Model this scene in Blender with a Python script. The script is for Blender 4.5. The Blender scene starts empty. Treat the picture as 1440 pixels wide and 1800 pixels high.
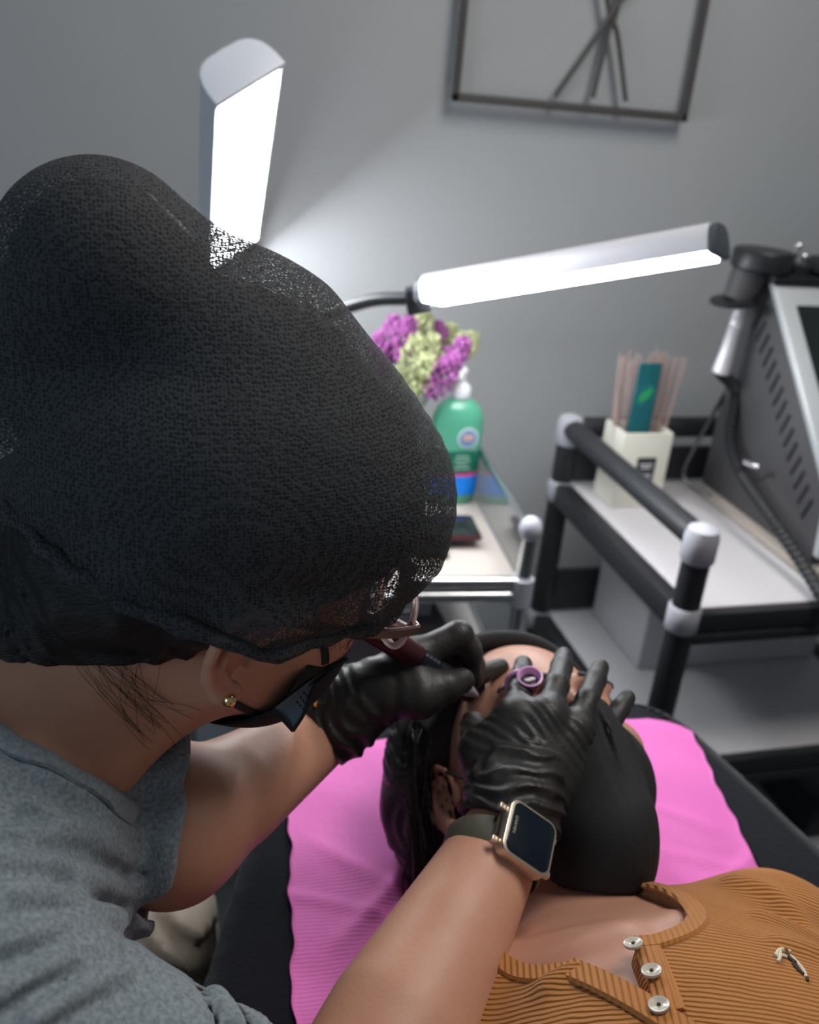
import bpy, bmesh, math, random
import numpy as np
from mathutils import Vector, Matrix

random.seed(7)
SC = bpy.context.scene
COL = SC.collection

# ------------------------------------------------------------------ camera
cam_data = bpy.data.cameras.new('camera')
cam = bpy.data.objects.new('camera', cam_data)
COL.objects.link(cam)
cam_data.sensor_fit = 'VERTICAL'
cam_data.sensor_height = 24.0
cam_data.lens = 24.0 * 1650.0 / 1800.0
RX = Vector((0.96498387, -0.24796936, 0.08554143))      # image right in the world
UP = Vector((0.02838188, 0.42289792, 0.90573275))       # image up
BK = Vector((-0.26076926, -0.87158966, 0.41512751))     # away from the view
cam.matrix_world = Matrix(((RX.x, UP.x, BK.x, 0.0), (RX.y, UP.y, BK.y, 0.0), (RX.z, UP.z, BK.z, 1.4), (0, 0, 0, 1)))
cam_data.clip_start = 0.02
cam_data.dof.use_dof = True
cam_data.dof.focus_distance = 0.53
cam_data.dof.aperture_fstop = 4.5
SC.camera = cam

# ------------------------------------------------------------------ world, lights, exposure
world = bpy.data.worlds.new('room_light')
SC.world = world
world.use_nodes = True
world.node_tree.nodes['Background'].inputs['Color'].default_value = (0.62, 0.72, 0.80, 1)
world.node_tree.nodes['Background'].inputs['Strength'].default_value = 0.17
SC.view_settings.view_transform = 'Standard'
SC.view_settings.look = 'None'
SC.view_settings.exposure = 0.0
SC.view_settings.gamma = 1.0
SC.view_settings.use_curve_mapping = False


def area(name, loc, target, size, power, col):
    d = bpy.data.lights.new(name, 'AREA')
    d.shape = 'RECTANGLE'
    d.size, d.size_y = size
    d.energy = power
    d.color = col
    o = bpy.data.objects.new(name, d)
    COL.objects.link(o)
    o.location = loc
    o.rotation_euler = (Vector(target) - Vector(loc)).to_track_quat('-Z', 'Y').to_euler()
    return o


area('overhead_fill_light', (0.9, 0.65, 2.45), (0.3, 0.45, 0.9), (0.9, 0.5), 18.0, (1.0, 0.95, 0.9))  # added unseen fill from above, brightens the arm tops and the client's chest
area('window_daylight', (-1.7, -0.6, 1.7), (-0.1, 0.3, 1.0), (0.9, 1.2), 8.0, (0.55, 0.78, 1.0))
LAMP_GLOW = 46.0


# ------------------------------------------------------------------ materials
def mat(name, col, rough=0.5, metal=0.0, bump=None, var=None, sss=0.0, coat=0.0, sheen=0.0, emit=0.0, spec=0.5, trans=0.0, ior=1.45):
    m = bpy.data.materials.new(name)
    m.use_nodes = True
    nt = m.node_tree
    b = nt.nodes['Principled BSDF']
    b.inputs['Base Color'].default_value = (*col, 1)
    b.inputs['Roughness'].default_value = rough
    b.inputs['Metallic'].default_value = metal
    b.inputs['Specular IOR Level'].default_value = spec
    b.inputs['IOR'].default_value = ior
    b.inputs['Transmission Weight'].default_value = trans
    b.inputs['Coat Weight'].default_value = coat
    b.inputs['Coat Roughness'].default_value = 0.15
    b.inputs['Sheen Weight'].default_value = sheen
    if sss:
        b.inputs['Subsurface Weight'].default_value = sss
        b.inputs['Subsurface Radius'].default_value = (0.9, 0.35, 0.2)
        b.inputs['Subsurface Scale'].default_value = 0.006
    if emit:
        b.inputs['Emission Color'].default_value = (*col, 1)
        b.inputs['Emission Strength'].default_value = emit
    tc = nt.nodes.new('ShaderNodeTexCoord')
    if var:                                              # (second colour, scale, sharpness)
        n = nt.nodes.new('ShaderNodeTexNoise')
        n.inputs['Scale'].default_value = var[1]
        n.inputs['Detail'].default_value = 4
        nt.links.new(tc.outputs['Object'], n.inputs['Vector'])
        r = nt.nodes.new('ShaderNodeValToRGB')
        w = 0.3 if len(var) < 3 else var[2]
        r.color_ramp.elements[0].position = 0.5 - w
        r.color_ramp.elements[1].position = 0.5 + w
        r.color_ramp.elements[0].color = (*col, 1)
        r.color_ramp.elements[1].color = (*var[0], 1)
        nt.links.new(n.outputs['Fac'], r.inputs['Fac'])
        nt.links.new(r.outputs['Color'], b.inputs['Base Color'])
    if bump:                                             # (scale, strength, distance[, stretch])
        n = nt.nodes.new('ShaderNodeTexNoise')
        n.inputs['Scale'].default_value = bump[0]
        n.inputs['Detail'].default_value = 3
        src = tc.outputs['Object']
        if len(bump) > 3:
            mp = nt.nodes.new('ShaderNodeMapping')
            mp.inputs['Scale'].default_value = bump[3]
            nt.links.new(src, mp.inputs['Vector'])
            src = mp.outputs['Vector']
        nt.links.new(src, n.inputs['Vector'])
        bp = nt.nodes.new('ShaderNodeBump')
        bp.inputs['Strength'].default_value = bump[1]
        bp.inputs['Distance'].default_value = bump[2]
        nt.links.new(n.outputs['Fac'], bp.inputs['Height'])
        nt.links.new(bp.outputs['Normal'], b.inputs['Normal'])
    return m


def add_waves(m, direction, pitch, strength, dist, wobble=0.0, dark=None):
    """Fine parallel ribs in the surface relief of material m, running across `direction`."""
    nt = m.node_tree
    b = nt.nodes['Principled BSDF']
    tc = nt.nodes.new('ShaderNodeTexCoord')
    d = nt.nodes.new('ShaderNodeVectorMath')
    d.operation = 'DOT_PRODUCT'
    v = Vector(direction).normalized() * (2 * math.pi / pitch)
    d.inputs[1].default_value = v
    src = tc.outputs['Object']
    if wobble:
        n = nt.nodes.new('ShaderNodeTexNoise')
        n.inputs['Scale'].default_value = 30
        nt.links.new(src, n.inputs['Vector'])
        mx = nt.nodes.new('ShaderNodeVectorMath')
        mx.operation = 'MULTIPLY_ADD'
        mx.inputs[1].default_value = (wobble,) * 3
        nt.links.new(n.outputs['Color'], mx.inputs[0])
        nt.links.new(src, mx.inputs[2])
        src = mx.outputs['Vector']
    nt.links.new(src, d.inputs[0])
    s = nt.nodes.new('ShaderNodeMath')
    s.operation = 'SINE'
    nt.links.new(d.outputs['Value'], s.inputs[0])
    bp = nt.nodes.new('ShaderNodeBump')
    bp.inputs['Strength'].default_value = strength
    bp.inputs['Distance'].default_value = dist
    nt.links.new(s.outputs[0], bp.inputs['Height'])
    if b.inputs['Normal'].links:
        nt.links.new(b.inputs['Normal'].links[0].from_socket, bp.inputs['Normal'])
    nt.links.new(bp.outputs['Normal'], b.inputs['Normal'])
    return m


WALL = mat('wall_paint', (0.42, 0.435, 0.445), 0.75, bump=(180, 0.08, 0.002), var=((0.40, 0.415, 0.425), 3))
FLOOR = mat('floor_vinyl', (0.09, 0.095, 0.10), 0.5, var=((0.12, 0.125, 0.13), 8))
SKIN_P = mat('practitioner_skin', (0.60, 0.315, 0.21), 0.5, sss=0.25, bump=(420, 0.12, 0.001), var=((0.54, 0.265, 0.175), 35))
SKIN_C = mat('client_skin', (0.52, 0.27, 0.19), 0.45, sss=0.25, bump=(420, 0.1, 0.001), var=((0.47, 0.225, 0.15), 30))
HAIR = mat('black_hair', (0.006, 0.005, 0.006), 0.42, bump=(240, 0.6, 0.002, (1, 1, 8)))
HAIR_C = mat('client_hair', (0.010, 0.007, 0.006), 0.42, bump=(220, 0.7, 0.002, (6, 1, 1)))
GLOVE = mat('black_nitrile', (0.026, 0.0245, 0.023), 0.47, bump=(260, 0.25, 0.0012), spec=0.45)
MASKB = mat('black_mask_fabric', (0.013, 0.013, 0.014), 0.8, bump=(900, 0.25, 0.0006))
MASKG = mat('grey_mask_lining', (0.10, 0.13, 0.16), 0.8, bump=(900, 0.25, 0.0006))
SHIRT = mat('heather_shirt', (0.155, 0.195, 0.225), 0.9, sheen=0.2, bump=(700, 0.5, 0.0012, (1, 1, 0.25)), var=((0.28, 0.325, 0.355), 420, 0.16))
RIB = mat('shirt_collar_rib', (0.165, 0.20, 0.225), 0.9, sheen=0.2, bump=(900, 0.5, 0.001), var=((0.27, 0.305, 0.33), 420, 0.18))
ORANGE = add_waves(mat('rust_orange_rib_knit', (0.46, 0.17, 0.028), 0.85, sheen=0.2, bump=(500, 0.2, 0.0008), var=((0.40, 0.145, 0.022), 40)), (0.42, 0.86, 0.1), 0.0033, 0.8, 0.0009, 0.006)
ORANGE2 = add_waves(mat('rust_orange_band', (0.46, 0.17, 0.028), 0.85, sheen=0.2, bump=(500, 0.2, 0.0008)), (0.9, -0.3, 0.1), 0.0035, 0.7, 0.0008)
KHAKI = mat('beige_cotton', (0.40, 0.35, 0.29), 0.9, bump=(600, 0.3, 0.001))
DENIM = mat('dark_trouser_cloth', (0.03, 0.035, 0.05), 0.9)
VELVET = mat('navy_velvet', (0.0045, 0.005, 0.009), 0.95, sheen=0.12, bump=(300, 0.4, 0.0012), spec=0.1)
PINK = add_waves(mat('pink_paper_bib', (0.72, 0.155, 0.49), 0.7, bump=(40, 0.25, 0.004), var=((0.68, 0.14, 0.465), 20)), (0.06, 1, 0), 0.0036, 0.2, 0.0005, 0.004)
BLACKM = mat('black_powder_coat', (0.022, 0.023, 0.026), 0.45, bump=(300, 0.1, 0.0006))
BLACKP = mat('black_plastic', (0.016, 0.017, 0.02), 0.4)
GREYP = mat('grey_plastic_joint', (0.42, 0.42, 0.46), 0.45)
TRAY = mat('white_tray', (0.62, 0.60, 0.62), 0.35, var=((0.58, 0.565, 0.58), 6))
STEEL = mat('polished_steel', (0.62, 0.64, 0.66), 0.22, 1.0)
ALU = mat('brushed_aluminium', (0.74, 0.73, 0.76), 0.5, 0.5, bump=(60, 0.1, 0.001, (1, 30, 30)))
WHITEP = mat('white_plastic', (0.72, 0.73, 0.76), 0.4)
BEIGE = mat('cream_board', (0.46, 0.41, 0.365), 0.5, var=((0.43, 0.38, 0.34), 12))
GLASS = mat('clear_glass', (0.92, 0.96, 0.95), 0.03, trans=1.0, ior=1.45)
LENS = mat('spectacle_lens', (0.98, 0.98, 0.98), 0.01, trans=1.0, ior=1.08)
FRAMEM = mat('clear_pink_acetate', (0.85, 0.66, 0.62), 0.12, trans=0.65, coat=0.5)
TEMPLEM = mat('brown_temple', (0.22, 0.12, 0.10), 0.2, 0.35, coat=0.6)
GOLD = mat('gold', (0.85, 0.60, 0.30), 0.16, 1.0)
SILVER = mat('silver', (0.85, 0.85, 0.86), 0.15, 1.0)
GREEN = mat('green_bottle', (0.10, 0.42, 0.27), 0.3, coat=0.3, trans=0.15)
GREEND = mat('label_dark_green', (0.005, 0.13, 0.085), 0.45)
LBLUE = mat('label_blue', (0.01, 0.22, 0.80), 0.45)
LPINK = mat('label_pink', (0.60, 0.03, 0.18), 0.45)
LWHITE = mat('label_white', (0.75, 0.76, 0.78), 0.5)
LPALE = mat('label_pale_green', (0.25, 0.45, 0.35), 0.5)
LILAC = mat('lilac_blossom', (0.27, 0.06, 0.24), 0.8, var=((0.36, 0.11, 0.33), 90))
LIME = mat('pale_green_blossom', (0.33, 0.36, 0.17), 0.8, var=((0.42, 0.45, 0.25), 90))
STEMM = mat('green_stem', (0.16, 0.22, 0.07), 0.7)
TEAL = mat('teal_card', (0.008, 0.115, 0.135), 0.5)
TEAL2 = mat('teal_ring_print', (0.02, 0.17, 0.21), 0.5)
LEAFM = mat('leaf_print', (0.03, 0.34, 0.13), 0.5)
STICK = mat('reed_stick', (0.42, 0.30, 0.27), 0.8)
CREAM = mat('cream_box', (0.74, 0.72, 0.62), 0.5)
INK = mat('black_label', (0.03, 0.03, 0.032), 0.5)
FRAMEB = mat('bronze_wall_art', (0.10, 0.095, 0.09), 0.5, 0.3)
MACHS = mat('silver_panel', (0.55, 0.58, 0.60), 0.38, 0.3)
MACHG = mat('grey_side_panel', (0.075, 0.073, 0.078), 0.6, bump=(500, 0.15, 0.001))
SCREEN = mat('dark_screen', (0.010, 0.014, 0.014), 0.12, coat=0.6)
BALL = mat('chrome_ball', (0.9, 0.9, 0.9), 0.08, 1.0)
OLIVE = mat('olive_strap', (0.085, 0.085, 0.06), 0.55)
CHAMP = mat('champagne_case', (0.66, 0.56, 0.45), 0.32, 0.85)
BEZEL = mat('watch_bezel_glass', (0.004, 0.008, 0.014), 0.18, coat=0.5)
PRINT = mat('bezel_print', (0.45, 0.40, 0.33), 0.4)
PEN = mat('burgundy_pen', (0.07, 0.018, 0.022), 0.3, 0.3)
INKPURP = mat('lilac_ink_ring', (0.70, 0.36, 0.64), 0.35, coat=0.3, sss=0.1)
PHONEB = mat('maroon_phone_edge', (0.10, 0.025, 0.035), 0.3, 0.4)
PEARL = mat('shell_button', (0.50, 0.44, 0.36), 0.3, coat=0.4)
BUTTONH = mat('button_hole', (0.06, 0.04, 0.03), 0.7)
THREAD = mat('cream_thread', (0.66, 0.58, 0.45), 0.8)
THREADD = mat('dark_thread', (0.05, 0.03, 0.02), 0.8)
BROWNB = mat('dusky_box', (0.12, 0.09, 0.095), 0.6)
GREYB = mat('grey_storage_box', (0.30, 0.31, 0.33), 0.5)
DIFF = mat('led_diffuser', (0.93, 0.96, 1.0), 0.5, emit=LAMP_GLOW)
LAMPW = mat('lamp_white_housing', (0.78, 0.82, 0.90), 0.4)
SLATE = mat('slate_end_cap', (0.055, 0.065, 0.08), 0.5)


def net_material():
    """Black hair-net mesh: dark yarn with small see-through holes in a knit grid."""
    m = mat('hair_net_mesh', (0.045, 0.047, 0.051), 0.75, bump=(60, 0.25, 0.004), spec=0.3)
    nt = m.node_tree
    b = nt.nodes['Principled BSDF']
    out = nt.nodes['Material Output']
    tc = nt.nodes.new('ShaderNodeTexCoord')
    v = nt.nodes.new('ShaderNodeTexVoronoi')
    v.inputs['Scale'].default_value = 520
    v.inputs['Randomness'].default_value = 0.55
    nt.links.new(tc.outputs['Object'], v.inputs['Vector'])
    r = nt.nodes.new('ShaderNodeValToRGB')
    r.color_ramp.elements[0].position = 0.28
    r.color_ramp.elements[1].position = 0.55
    r.color_ramp.elements[0].color = (1, 1, 1, 1)
    r.color_ramp.elements[1].color = (0, 0, 0, 1)
    nt.links.new(v.outputs['Distance'], r.inputs['Fac'])
    mul = nt.nodes.new('ShaderNodeMath')
    mul.operation = 'MULTIPLY'
    mul.inputs[1].default_value = 0.62
    nt.links.new(r.outputs['Color'], mul.inputs[0])
    t = nt.nodes.new('ShaderNodeBsdfTransparent')
    mix = nt.nodes.new('ShaderNodeMixShader')
    nt.links.new(mul.outputs[0], mix.inputs['Fac'])
    nt.links.new(b.outputs['BSDF'], mix.inputs[1])
    nt.links.new(t.outputs['BSDF'], mix.inputs[2])
    nt.links.new(mix.outputs['Shader'], out.inputs['Surface'])
    bp = nt.nodes.new('ShaderNodeBump')
    bp.inputs['Strength'].default_value = 0.6
    bp.inputs['Distance'].default_value = 0.0008
    nt.links.new(v.outputs['Distance'], bp.inputs['Height'])
    nt.links.new(b.inputs['Normal'].links[0].from_socket, bp.inputs['Normal'])
    nt.links.new(bp.outputs['Normal'], b.inputs['Normal'])
    return m


NET = net_material()


# ------------------------------------------------------------------ object helpers
def tag(o, label=None, cat=None, group=None, kind=None):
    if label:
        o['label'] = label
    if cat:
        o['category'] = cat
    if group:
        o['group'] = group
    if kind:
        o['kind'] = kind
    return o


def thing(name, loc, label, cat, group=None):
    o = bpy.data.objects.new(name, None)
    o.empty_display_size = 0.05
    COL.objects.link(o)
    o.location = loc
    return tag(o, label, cat, group)


def wloc(o):
    v = Vector((0, 0, 0))
    while o is not None:
        v += o.location
        o = o.parent
    return v


def mesh_obj(name, verts, faces, m, parent=None, smooth=False, origin=None, auto=None):
    """verts are world coordinates; the mesh is stored relative to its origin (the parent's place unless given)."""
    base = wloc(parent) if parent is not None else Vector((0, 0, 0))
    org = Vector(origin) if origin is not None else base
    v = np.asarray(verts, dtype=np.float64) - np.array(org)
    me = bpy.data.meshes.new(name)
    me.from_pydata(v.tolist(), [], [list(f) for f in faces] if not isinstance(faces, np.ndarray) else faces.tolist())
    me.update()
    me.materials.append(m)
    if smooth:
        me.shade_smooth()
    o = bpy.data.objects.new(name, me)
    COL.objects.link(o)
    if parent is not None:
        o.parent = parent
    o.location = org - base
    if auto:
        me.shade_smooth()
        me.set_sharp_from_angle(angle=math.radians(auto))
    return o


class MB:
    """Collects shapes into one mesh."""

    def __init__(self):
        self.v, self.f = [], []

    def add(self, verts, faces):
        n = len(self.v)
        self.v += [tuple(p) for p in verts]
        self.f += [tuple(i + n for i in q) for q in faces]
        return self

    def box(self, lo, hi, bev=0.0, axes=None, org=(0, 0, 0)):
        bm = bmesh.new()
        bmesh.ops.create_cube(bm, size=1.0)
        lo, hi = Vector(lo), Vector(hi)
        for q in bm.verts:
            q.co = Vector([lo[i] + (q.co[i] + 0.5) * (hi[i] - lo[i]) for i in range(3)])
        if bev:
            bmesh.ops.bevel(bm, geom=bm.edges[:], offset=bev, segments=2, profile=0.6, affect='EDGES')
        self._bm(bm, axes, org)
        return self

    def _bm(self, bm, axes=None, org=(0, 0, 0)):
        bm.verts.index_update()
        vs = [q.co.copy() for q in bm.verts]
        if axes is not None:
            o = Vector(org)
            vs = [o + axes[0] * q.x + axes[1] * q.y + axes[2] * q.z for q in vs]
        fs = [[q.index for q in f.verts] for f in bm.faces]
        bm.free()
        self.add(vs, fs)

    def tube(self, path, r, seg=12, cap=True, flat=1.0, closed=False, nrm=None):
        """Tube along a polyline; r a number or one per point; flat squeezes it along the normal."""
        P = [Vector(p) for p in path]
        n = len(P)
        R = r if isinstance(r, (list, tuple)) else [r] * n
        rings = []
        prev = None
        for i in range(n):
            if closed:
                t = (P[(i + 1) % n] - P[i - 1]).normalized()
            else:
                t = (P[min(i + 1, n - 1)] - P[max(i - 1, 0)]).normalized()
            if nrm is not None:
                a = Vector(nrm[i])
                a = (a - t * a.dot(t)).normalized()
            elif prev is None:
                a = t.orthogonal().normalized()
            else:
                a = (prev - t * prev.dot(t)).normalized()
            prev = a
            b = t.cross(a)
            rings.append([P[i] + (a * math.cos(2 * math.pi * k / seg) * flat + b * math.sin(2 * math.pi * k / seg)) * R[i] for k in range(seg)])
        base = [q for ring in rings for q in ring]
        fs = []
        for i in range(n if closed else n - 1):
            j = (i + 1) % n
            for k in range(seg):
                l = (k + 1) % seg
                fs.append((i * seg + k, i * seg + l, j * seg + l, j * seg + k))
        if cap and not closed:
            fs.append(tuple(range(seg - 1, -1, -1)))
            fs.append(tuple((n - 1) * seg + k for k in range(seg)))
        return self.add(base, fs)

    def cyl(self, a, b, r, r2=None, seg=20):
        return self.tube([a, b], [r, r if r2 is None else r2], seg)

    def lathe(self, org, prof, axis=(0, 0, 1), seg=24):
        """prof: (radius, height) pairs along the axis from org."""
        ax = Vector(axis).normalized()
        a = ax.orthogonal().normalized()
        b = ax.cross(a)
        o = Vector(org)
        vs = []
        for (r, h) in prof:
            for k in range(seg):
                t = 2 * math.pi * k / seg
                vs.append(o + ax * h + (a * math.cos(t) + b * math.sin(t)) * r)
        fs = []
        for i in range(len(prof) - 1):
            for k in range(seg):
                l = (k + 1) % seg
                fs.append((i * seg + k, i * seg + l, (i + 1) * seg + l, (i + 1) * seg + k))
        fs.append(tuple(range(seg - 1, -1, -1)))
        fs.append(tuple((len(prof) - 1) * seg + k for k in range(seg)))
        return self.add(vs, fs)

    def prism(self, pts, off, bev=0.0):
        """Polygon (world points) pushed along off."""
        n = len(pts)
        off = Vector(off)
        P = [Vector(p) for p in pts]
        vs = P + [p + off for p in P]
        fs = [tuple(range(n - 1, -1, -1)), tuple(range(n, 2 * n))] + [(i, (i + 1) % n, n + (i + 1) % n, n + i) for i in range(n)]
        if not bev:
            return self.add(vs, fs)
        bm = bmesh.new()
        bv = [bm.verts.new(p) for p in vs]
        for f in fs:
            bm.faces.new([bv[i] for i in f])
        bmesh.ops.recalc_face_normals(bm, faces=bm.faces[:])
        bmesh.ops.bevel(bm, geom=bm.edges[:], offset=bev, segments=2, profile=0.6, affect='EDGES')
        self._bm(bm)
        return self

    def sphere(self, c, r, seg=16, ring=10, sc=(1, 1, 1)):
        c = Vector(c)
        vs = [c + Vector((0, 0, r * sc[2]))]
        for i in range(1, ring):
            t = math.pi * i / ring
            for k in range(seg):
                p = 2 * math.pi * k / seg
                vs.append(c + Vector((r * sc[0] * math.sin(t) * math.cos(p), r * sc[1] * math.sin(t) * math.sin(p), r * sc[2] * math.cos(t))))
        vs.append(c - Vector((0, 0, r * sc[2])))
        fs = [(0, 1 + k, 1 + (k + 1) % seg) for k in range(seg)]
        for i in range(ring - 2):
            for k in range(seg):
                l = (k + 1) % seg
                fs.append((1 + i * seg + k, 1 + (i + 1) * seg + k, 1 + (i + 1) * seg + l, 1 + i * seg + l))
        e = len(vs) - 1
        s = 1 + (ring - 2) * seg
        fs += [(e, s + (k + 1) % seg, s + k) for k in range(seg)]
        return self.add(vs, fs)

    def build(self, name, m, parent=None, smooth=True, auto=40, origin=None):
        o = mesh_obj(name, self.v, self.f, m, parent, origin=origin)
        if smooth:
            bm = bmesh.new()
            bm.from_mesh(o.data)
            bmesh.ops.recalc_face_normals(bm, faces=bm.faces[:])
            bm.to_mesh(o.data)
            bm.free()
            o.data.shade_smooth()
            o.data.set_sharp_from_angle(angle=math.radians(auto))
        return o


def bez(pts, n=8):
    """Catmull-Rom through the points."""
    P = [Vector(p) for p in pts]
    P = [P[0] * 2 - P[1]] + P + [P[-1] * 2 - P[-2]]
    out = []
    for i in range(1, len(P) - 2):
        for k in range(n):
            t = k / n
            a, b, c, d = P[i - 1], P[i], P[i + 1], P[i + 2]
            out.append(0.5 * ((2 * b) + (c - a) * t + (2 * a - 5 * b + 4 * c - d) * t * t + (3 * b - a - 3 * c + d) * t ** 3))
    out.append(P[-2].copy())
    return out


# ------------------------------------------------------------------ soft-body surfaces (distance fields meshed by surface nets)
F32 = np.float32


def vec(p):
    return np.array(p, dtype=F32)


def cone(P, a, b, ra, rb):
    a, b = vec(a), vec(b)
    ab = b - a
    t = np.clip(((P - a) @ ab) / max(float(ab @ ab), 1e-12), 0, 1)
    return np.linalg.norm(P - a - t[:, None] * ab, axis=1) - (ra + (rb - ra) * t)


def chain(P, pts, rad, k=0.0):
    d = None
    for i in range(len(pts) - 1):
        e = cone(P, pts[i], pts[i + 1], rad[i], rad[i + 1])
        d = e if d is None else (np.minimum(d, e) if k == 0 else smin(d, e, k))
    return d


def ell(P, c, rad, ax=None):
    q = P - vec(c)
    if ax is not None:
        q = q @ np.stack([vec(a) for a in ax], 1)
    r = vec(rad)
    k0 = np.linalg.norm(q / r, axis=1)
    k1 = np.linalg.norm(q / (r * r), axis=1)
    return k0 * (k0 - 1) / np.maximum(k1, 1e-6)


def smin(a, b, k):
    h = np.maximum(k - np.abs(a - b), 0) / k
    return np.minimum(a, b) - h * h * k * 0.25


def smax(a, b, k):
    return -smin(-a, -b, k)


def plane(P, p, n):
    n = vec(n)
    n = n / np.linalg.norm(n)
    return (P - vec(p)) @ n


def noise(P, s, seed=0):
    """Smooth value noise in -1..1 at s cells per metre."""
    q = P.astype(np.float64) * s + seed * 17.31 + 500.0
    i = np.floor(q).astype(np.int64)
    f = q - i
    f = f * f * (3 - 2 * f)
    out = 0
    for dx in (0, 1):
        for dy in (0, 1):
            for dz in (0, 1):
                h = (i[:, 0] + dx) * 374761393 + (i[:, 1] + dy) * 668265263 + (i[:, 2] + dz) * 2147483647
                h = (h ^ (h >> 13)) * 1274126177
                h = (h ^ (h >> 16)) & 0xFFFF
                w = (f[:, 0] if dx else 1 - f[:, 0]) * (f[:, 1] if dy else 1 - f[:, 1]) * (f[:, 2] if dz else 1 - f[:, 2])
                out = out + w * (h / 32767.5 - 1)
    return out.astype(F32)


def grad(fn, P, e=0.0008):
    g = np.stack([fn(P + vec(s)) - fn(P - vec(s)) for s in ((e, 0, 0), (0, e, 0), (0, 0, e))], 1)
    return g / np.maximum(np.linalg.norm(g, axis=1, keepdims=True), 1e-9)


def snap(fn, pts, off=0.0):
    """Move points onto the surface fn = off; returns points and normals."""
    P = np.array([tuple(p) for p in pts], dtype=F32)
    for _ in range(12):
        P = P - grad(fn, P) * (np.clip(fn(P) - off, -0.02, 0.02) * 0.8)[:, None]
    return P, grad(fn, P)


def cast(fn, pts, off=0.0, eye=(0, 0, 1.4)):
    """Follow the sight line from a viewpoint through each point until it meets the surface."""
    T = np.array([tuple(p) for p in pts], dtype=F32)
    E = vec(eye)
    D = T - E
    L = np.linalg.norm(D, axis=1, keepdims=True)
    D = D / L
    t = np.maximum(L[:, 0] - 0.12, 0.05)
    for _ in range(70):
        t = t + np.clip(fn(E + D * t[:, None]) - off, -0.01, 0.01) * 0.7
    P = E + D * np.minimum(t, L[:, 0] + 0.12)[:, None]
    return P, grad(fn, P)


def surf(fn, lo, hi, h, smooth=1):
    lo, hi = np.array(lo, dtype=F32), np.array(hi, dtype=F32)
    n = (np.ceil((hi - lo) / h / 8).astype(int) * 8)
    D = np.ones(tuple(n), dtype=F32)
    bn = n // 8
    bi = np.stack(np.meshgrid(*[np.arange(x) for x in bn], indexing='ij'), -1).reshape(-1, 3)
    cen = lo + (bi * 8 + 3.5) * h
    dc = fn(cen.astype(F32))
    act = np.abs(dc) < h * 8 * 0.95 + 0.008
    ins = (~act) & (dc < 0)
    off = np.stack(np.meshgrid(*[np.arange(8)] * 3, indexing='ij'), -1).reshape(-1, 3)
    D6 = D.reshape(bn[0], 8, bn[1], 8, bn[2], 8)
    for b in bi[ins]:
        D6[b[0], :, b[1], :, b[2], :] = -1
    A = bi[act]
    for s in range(0, len(A), 500):
        blk = A[s:s + 500]
        P = (lo + (blk[:, None, :] * 8 + off[None]) * h).reshape(-1, 3).astype(F32)
        V = fn(P).reshape(-1, 8, 8, 8)
        for q, b in zip(V, blk):
            D6[b[0], :, b[1], :, b[2], :] = q
    S = D < 0
    c = np.zeros(tuple(n - 1), dtype=np.int8)
    crn = [(x, y, z) for x in (0, 1) for y in (0, 1) for z in (0, 1)]

    def sl(A, x, y, z):
        return A[x:A.shape[0] - 1 + x, y:A.shape[1] - 1 + y, z:A.shape[2] - 1 + z]
    for q in crn:
        c += sl(S, *q).astype(np.int8)
    cells = np.argwhere((c > 0) & (c < 8))
    idx = -np.ones(tuple(n - 1), dtype=np.int64)
    idx[tuple(cells.T)] = np.arange(len(cells))
    acc = np.zeros((len(cells), 3))
    cnt = np.zeros(len(cells))
    dv = {q: D[cells[:, 0] + q[0], cells[:, 1] + q[1], cells[:, 2] + q[2]].astype(np.float64) for q in crn}
    for q in crn:
        for ax in range(3):
            if q[ax]:
                continue
            r = list(q)
            r[ax] = 1
            r = tuple(r)
            a, b = dv[q], dv[r]
            m = (a < 0) != (b < 0)
            t = np.where(m, a / np.where(m, a - b, 1), 0)
            p = np.array(q, dtype=np.float64)[None] + np.zeros((len(cells), 3))
            p[:, ax] += t
            acc[m] += p[m]
            cnt += m
    V = lo + (cells + acc / cnt[:, None]) * h
    F = []
    for ax in range(3):
        u, w = (ax + 1) % 3, (ax + 2) % 3
        a = [slice(1, -1)] * 3
        b = [slice(1, -1)] * 3
        a[ax], b[ax] = slice(0, -1), slice(1, None)
        e = np.argwhere(S[tuple(a)] != S[tuple(b)])
        e[:, u] += 1
        e[:, w] += 1
        pos = S[tuple(e.T)]

        def g(du, dw):
            k = e.copy()
            k[:, u] -= du
            k[:, w] -= dw
            return idx[tuple(k.T)]
        Q = np.stack([g(1, 1), g(0, 1), g(0, 0), g(1, 0)], 1)
        Q[~pos] = Q[~pos][:, ::-1]
        F.append(Q)
    F = np.concatenate(F)
    F = F[(F >= 0).all(1)]
    for _ in range(smooth):
        s = np.zeros_like(V)
        k = np.zeros(len(V))
        for i in range(4):
            j = (i + 1) % 4
            np.add.at(s, F[:, i], V[F[:, j]])
            np.add.at(s, F[:, j], V[F[:, i]])
            np.add.at(k, F[:, i], 1)
            np.add.at(k, F[:, j], 1)
        V = V * 0.5 + 0.5 * s / np.maximum(k, 1)[:, None]
    return V, F


def soft(name, fn, lo, hi, h, m, parent, smooth=1):
    V, F = surf(fn, lo, hi, h, smooth)
    return mesh_obj(name, V, F, m, parent, smooth=True)


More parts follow.
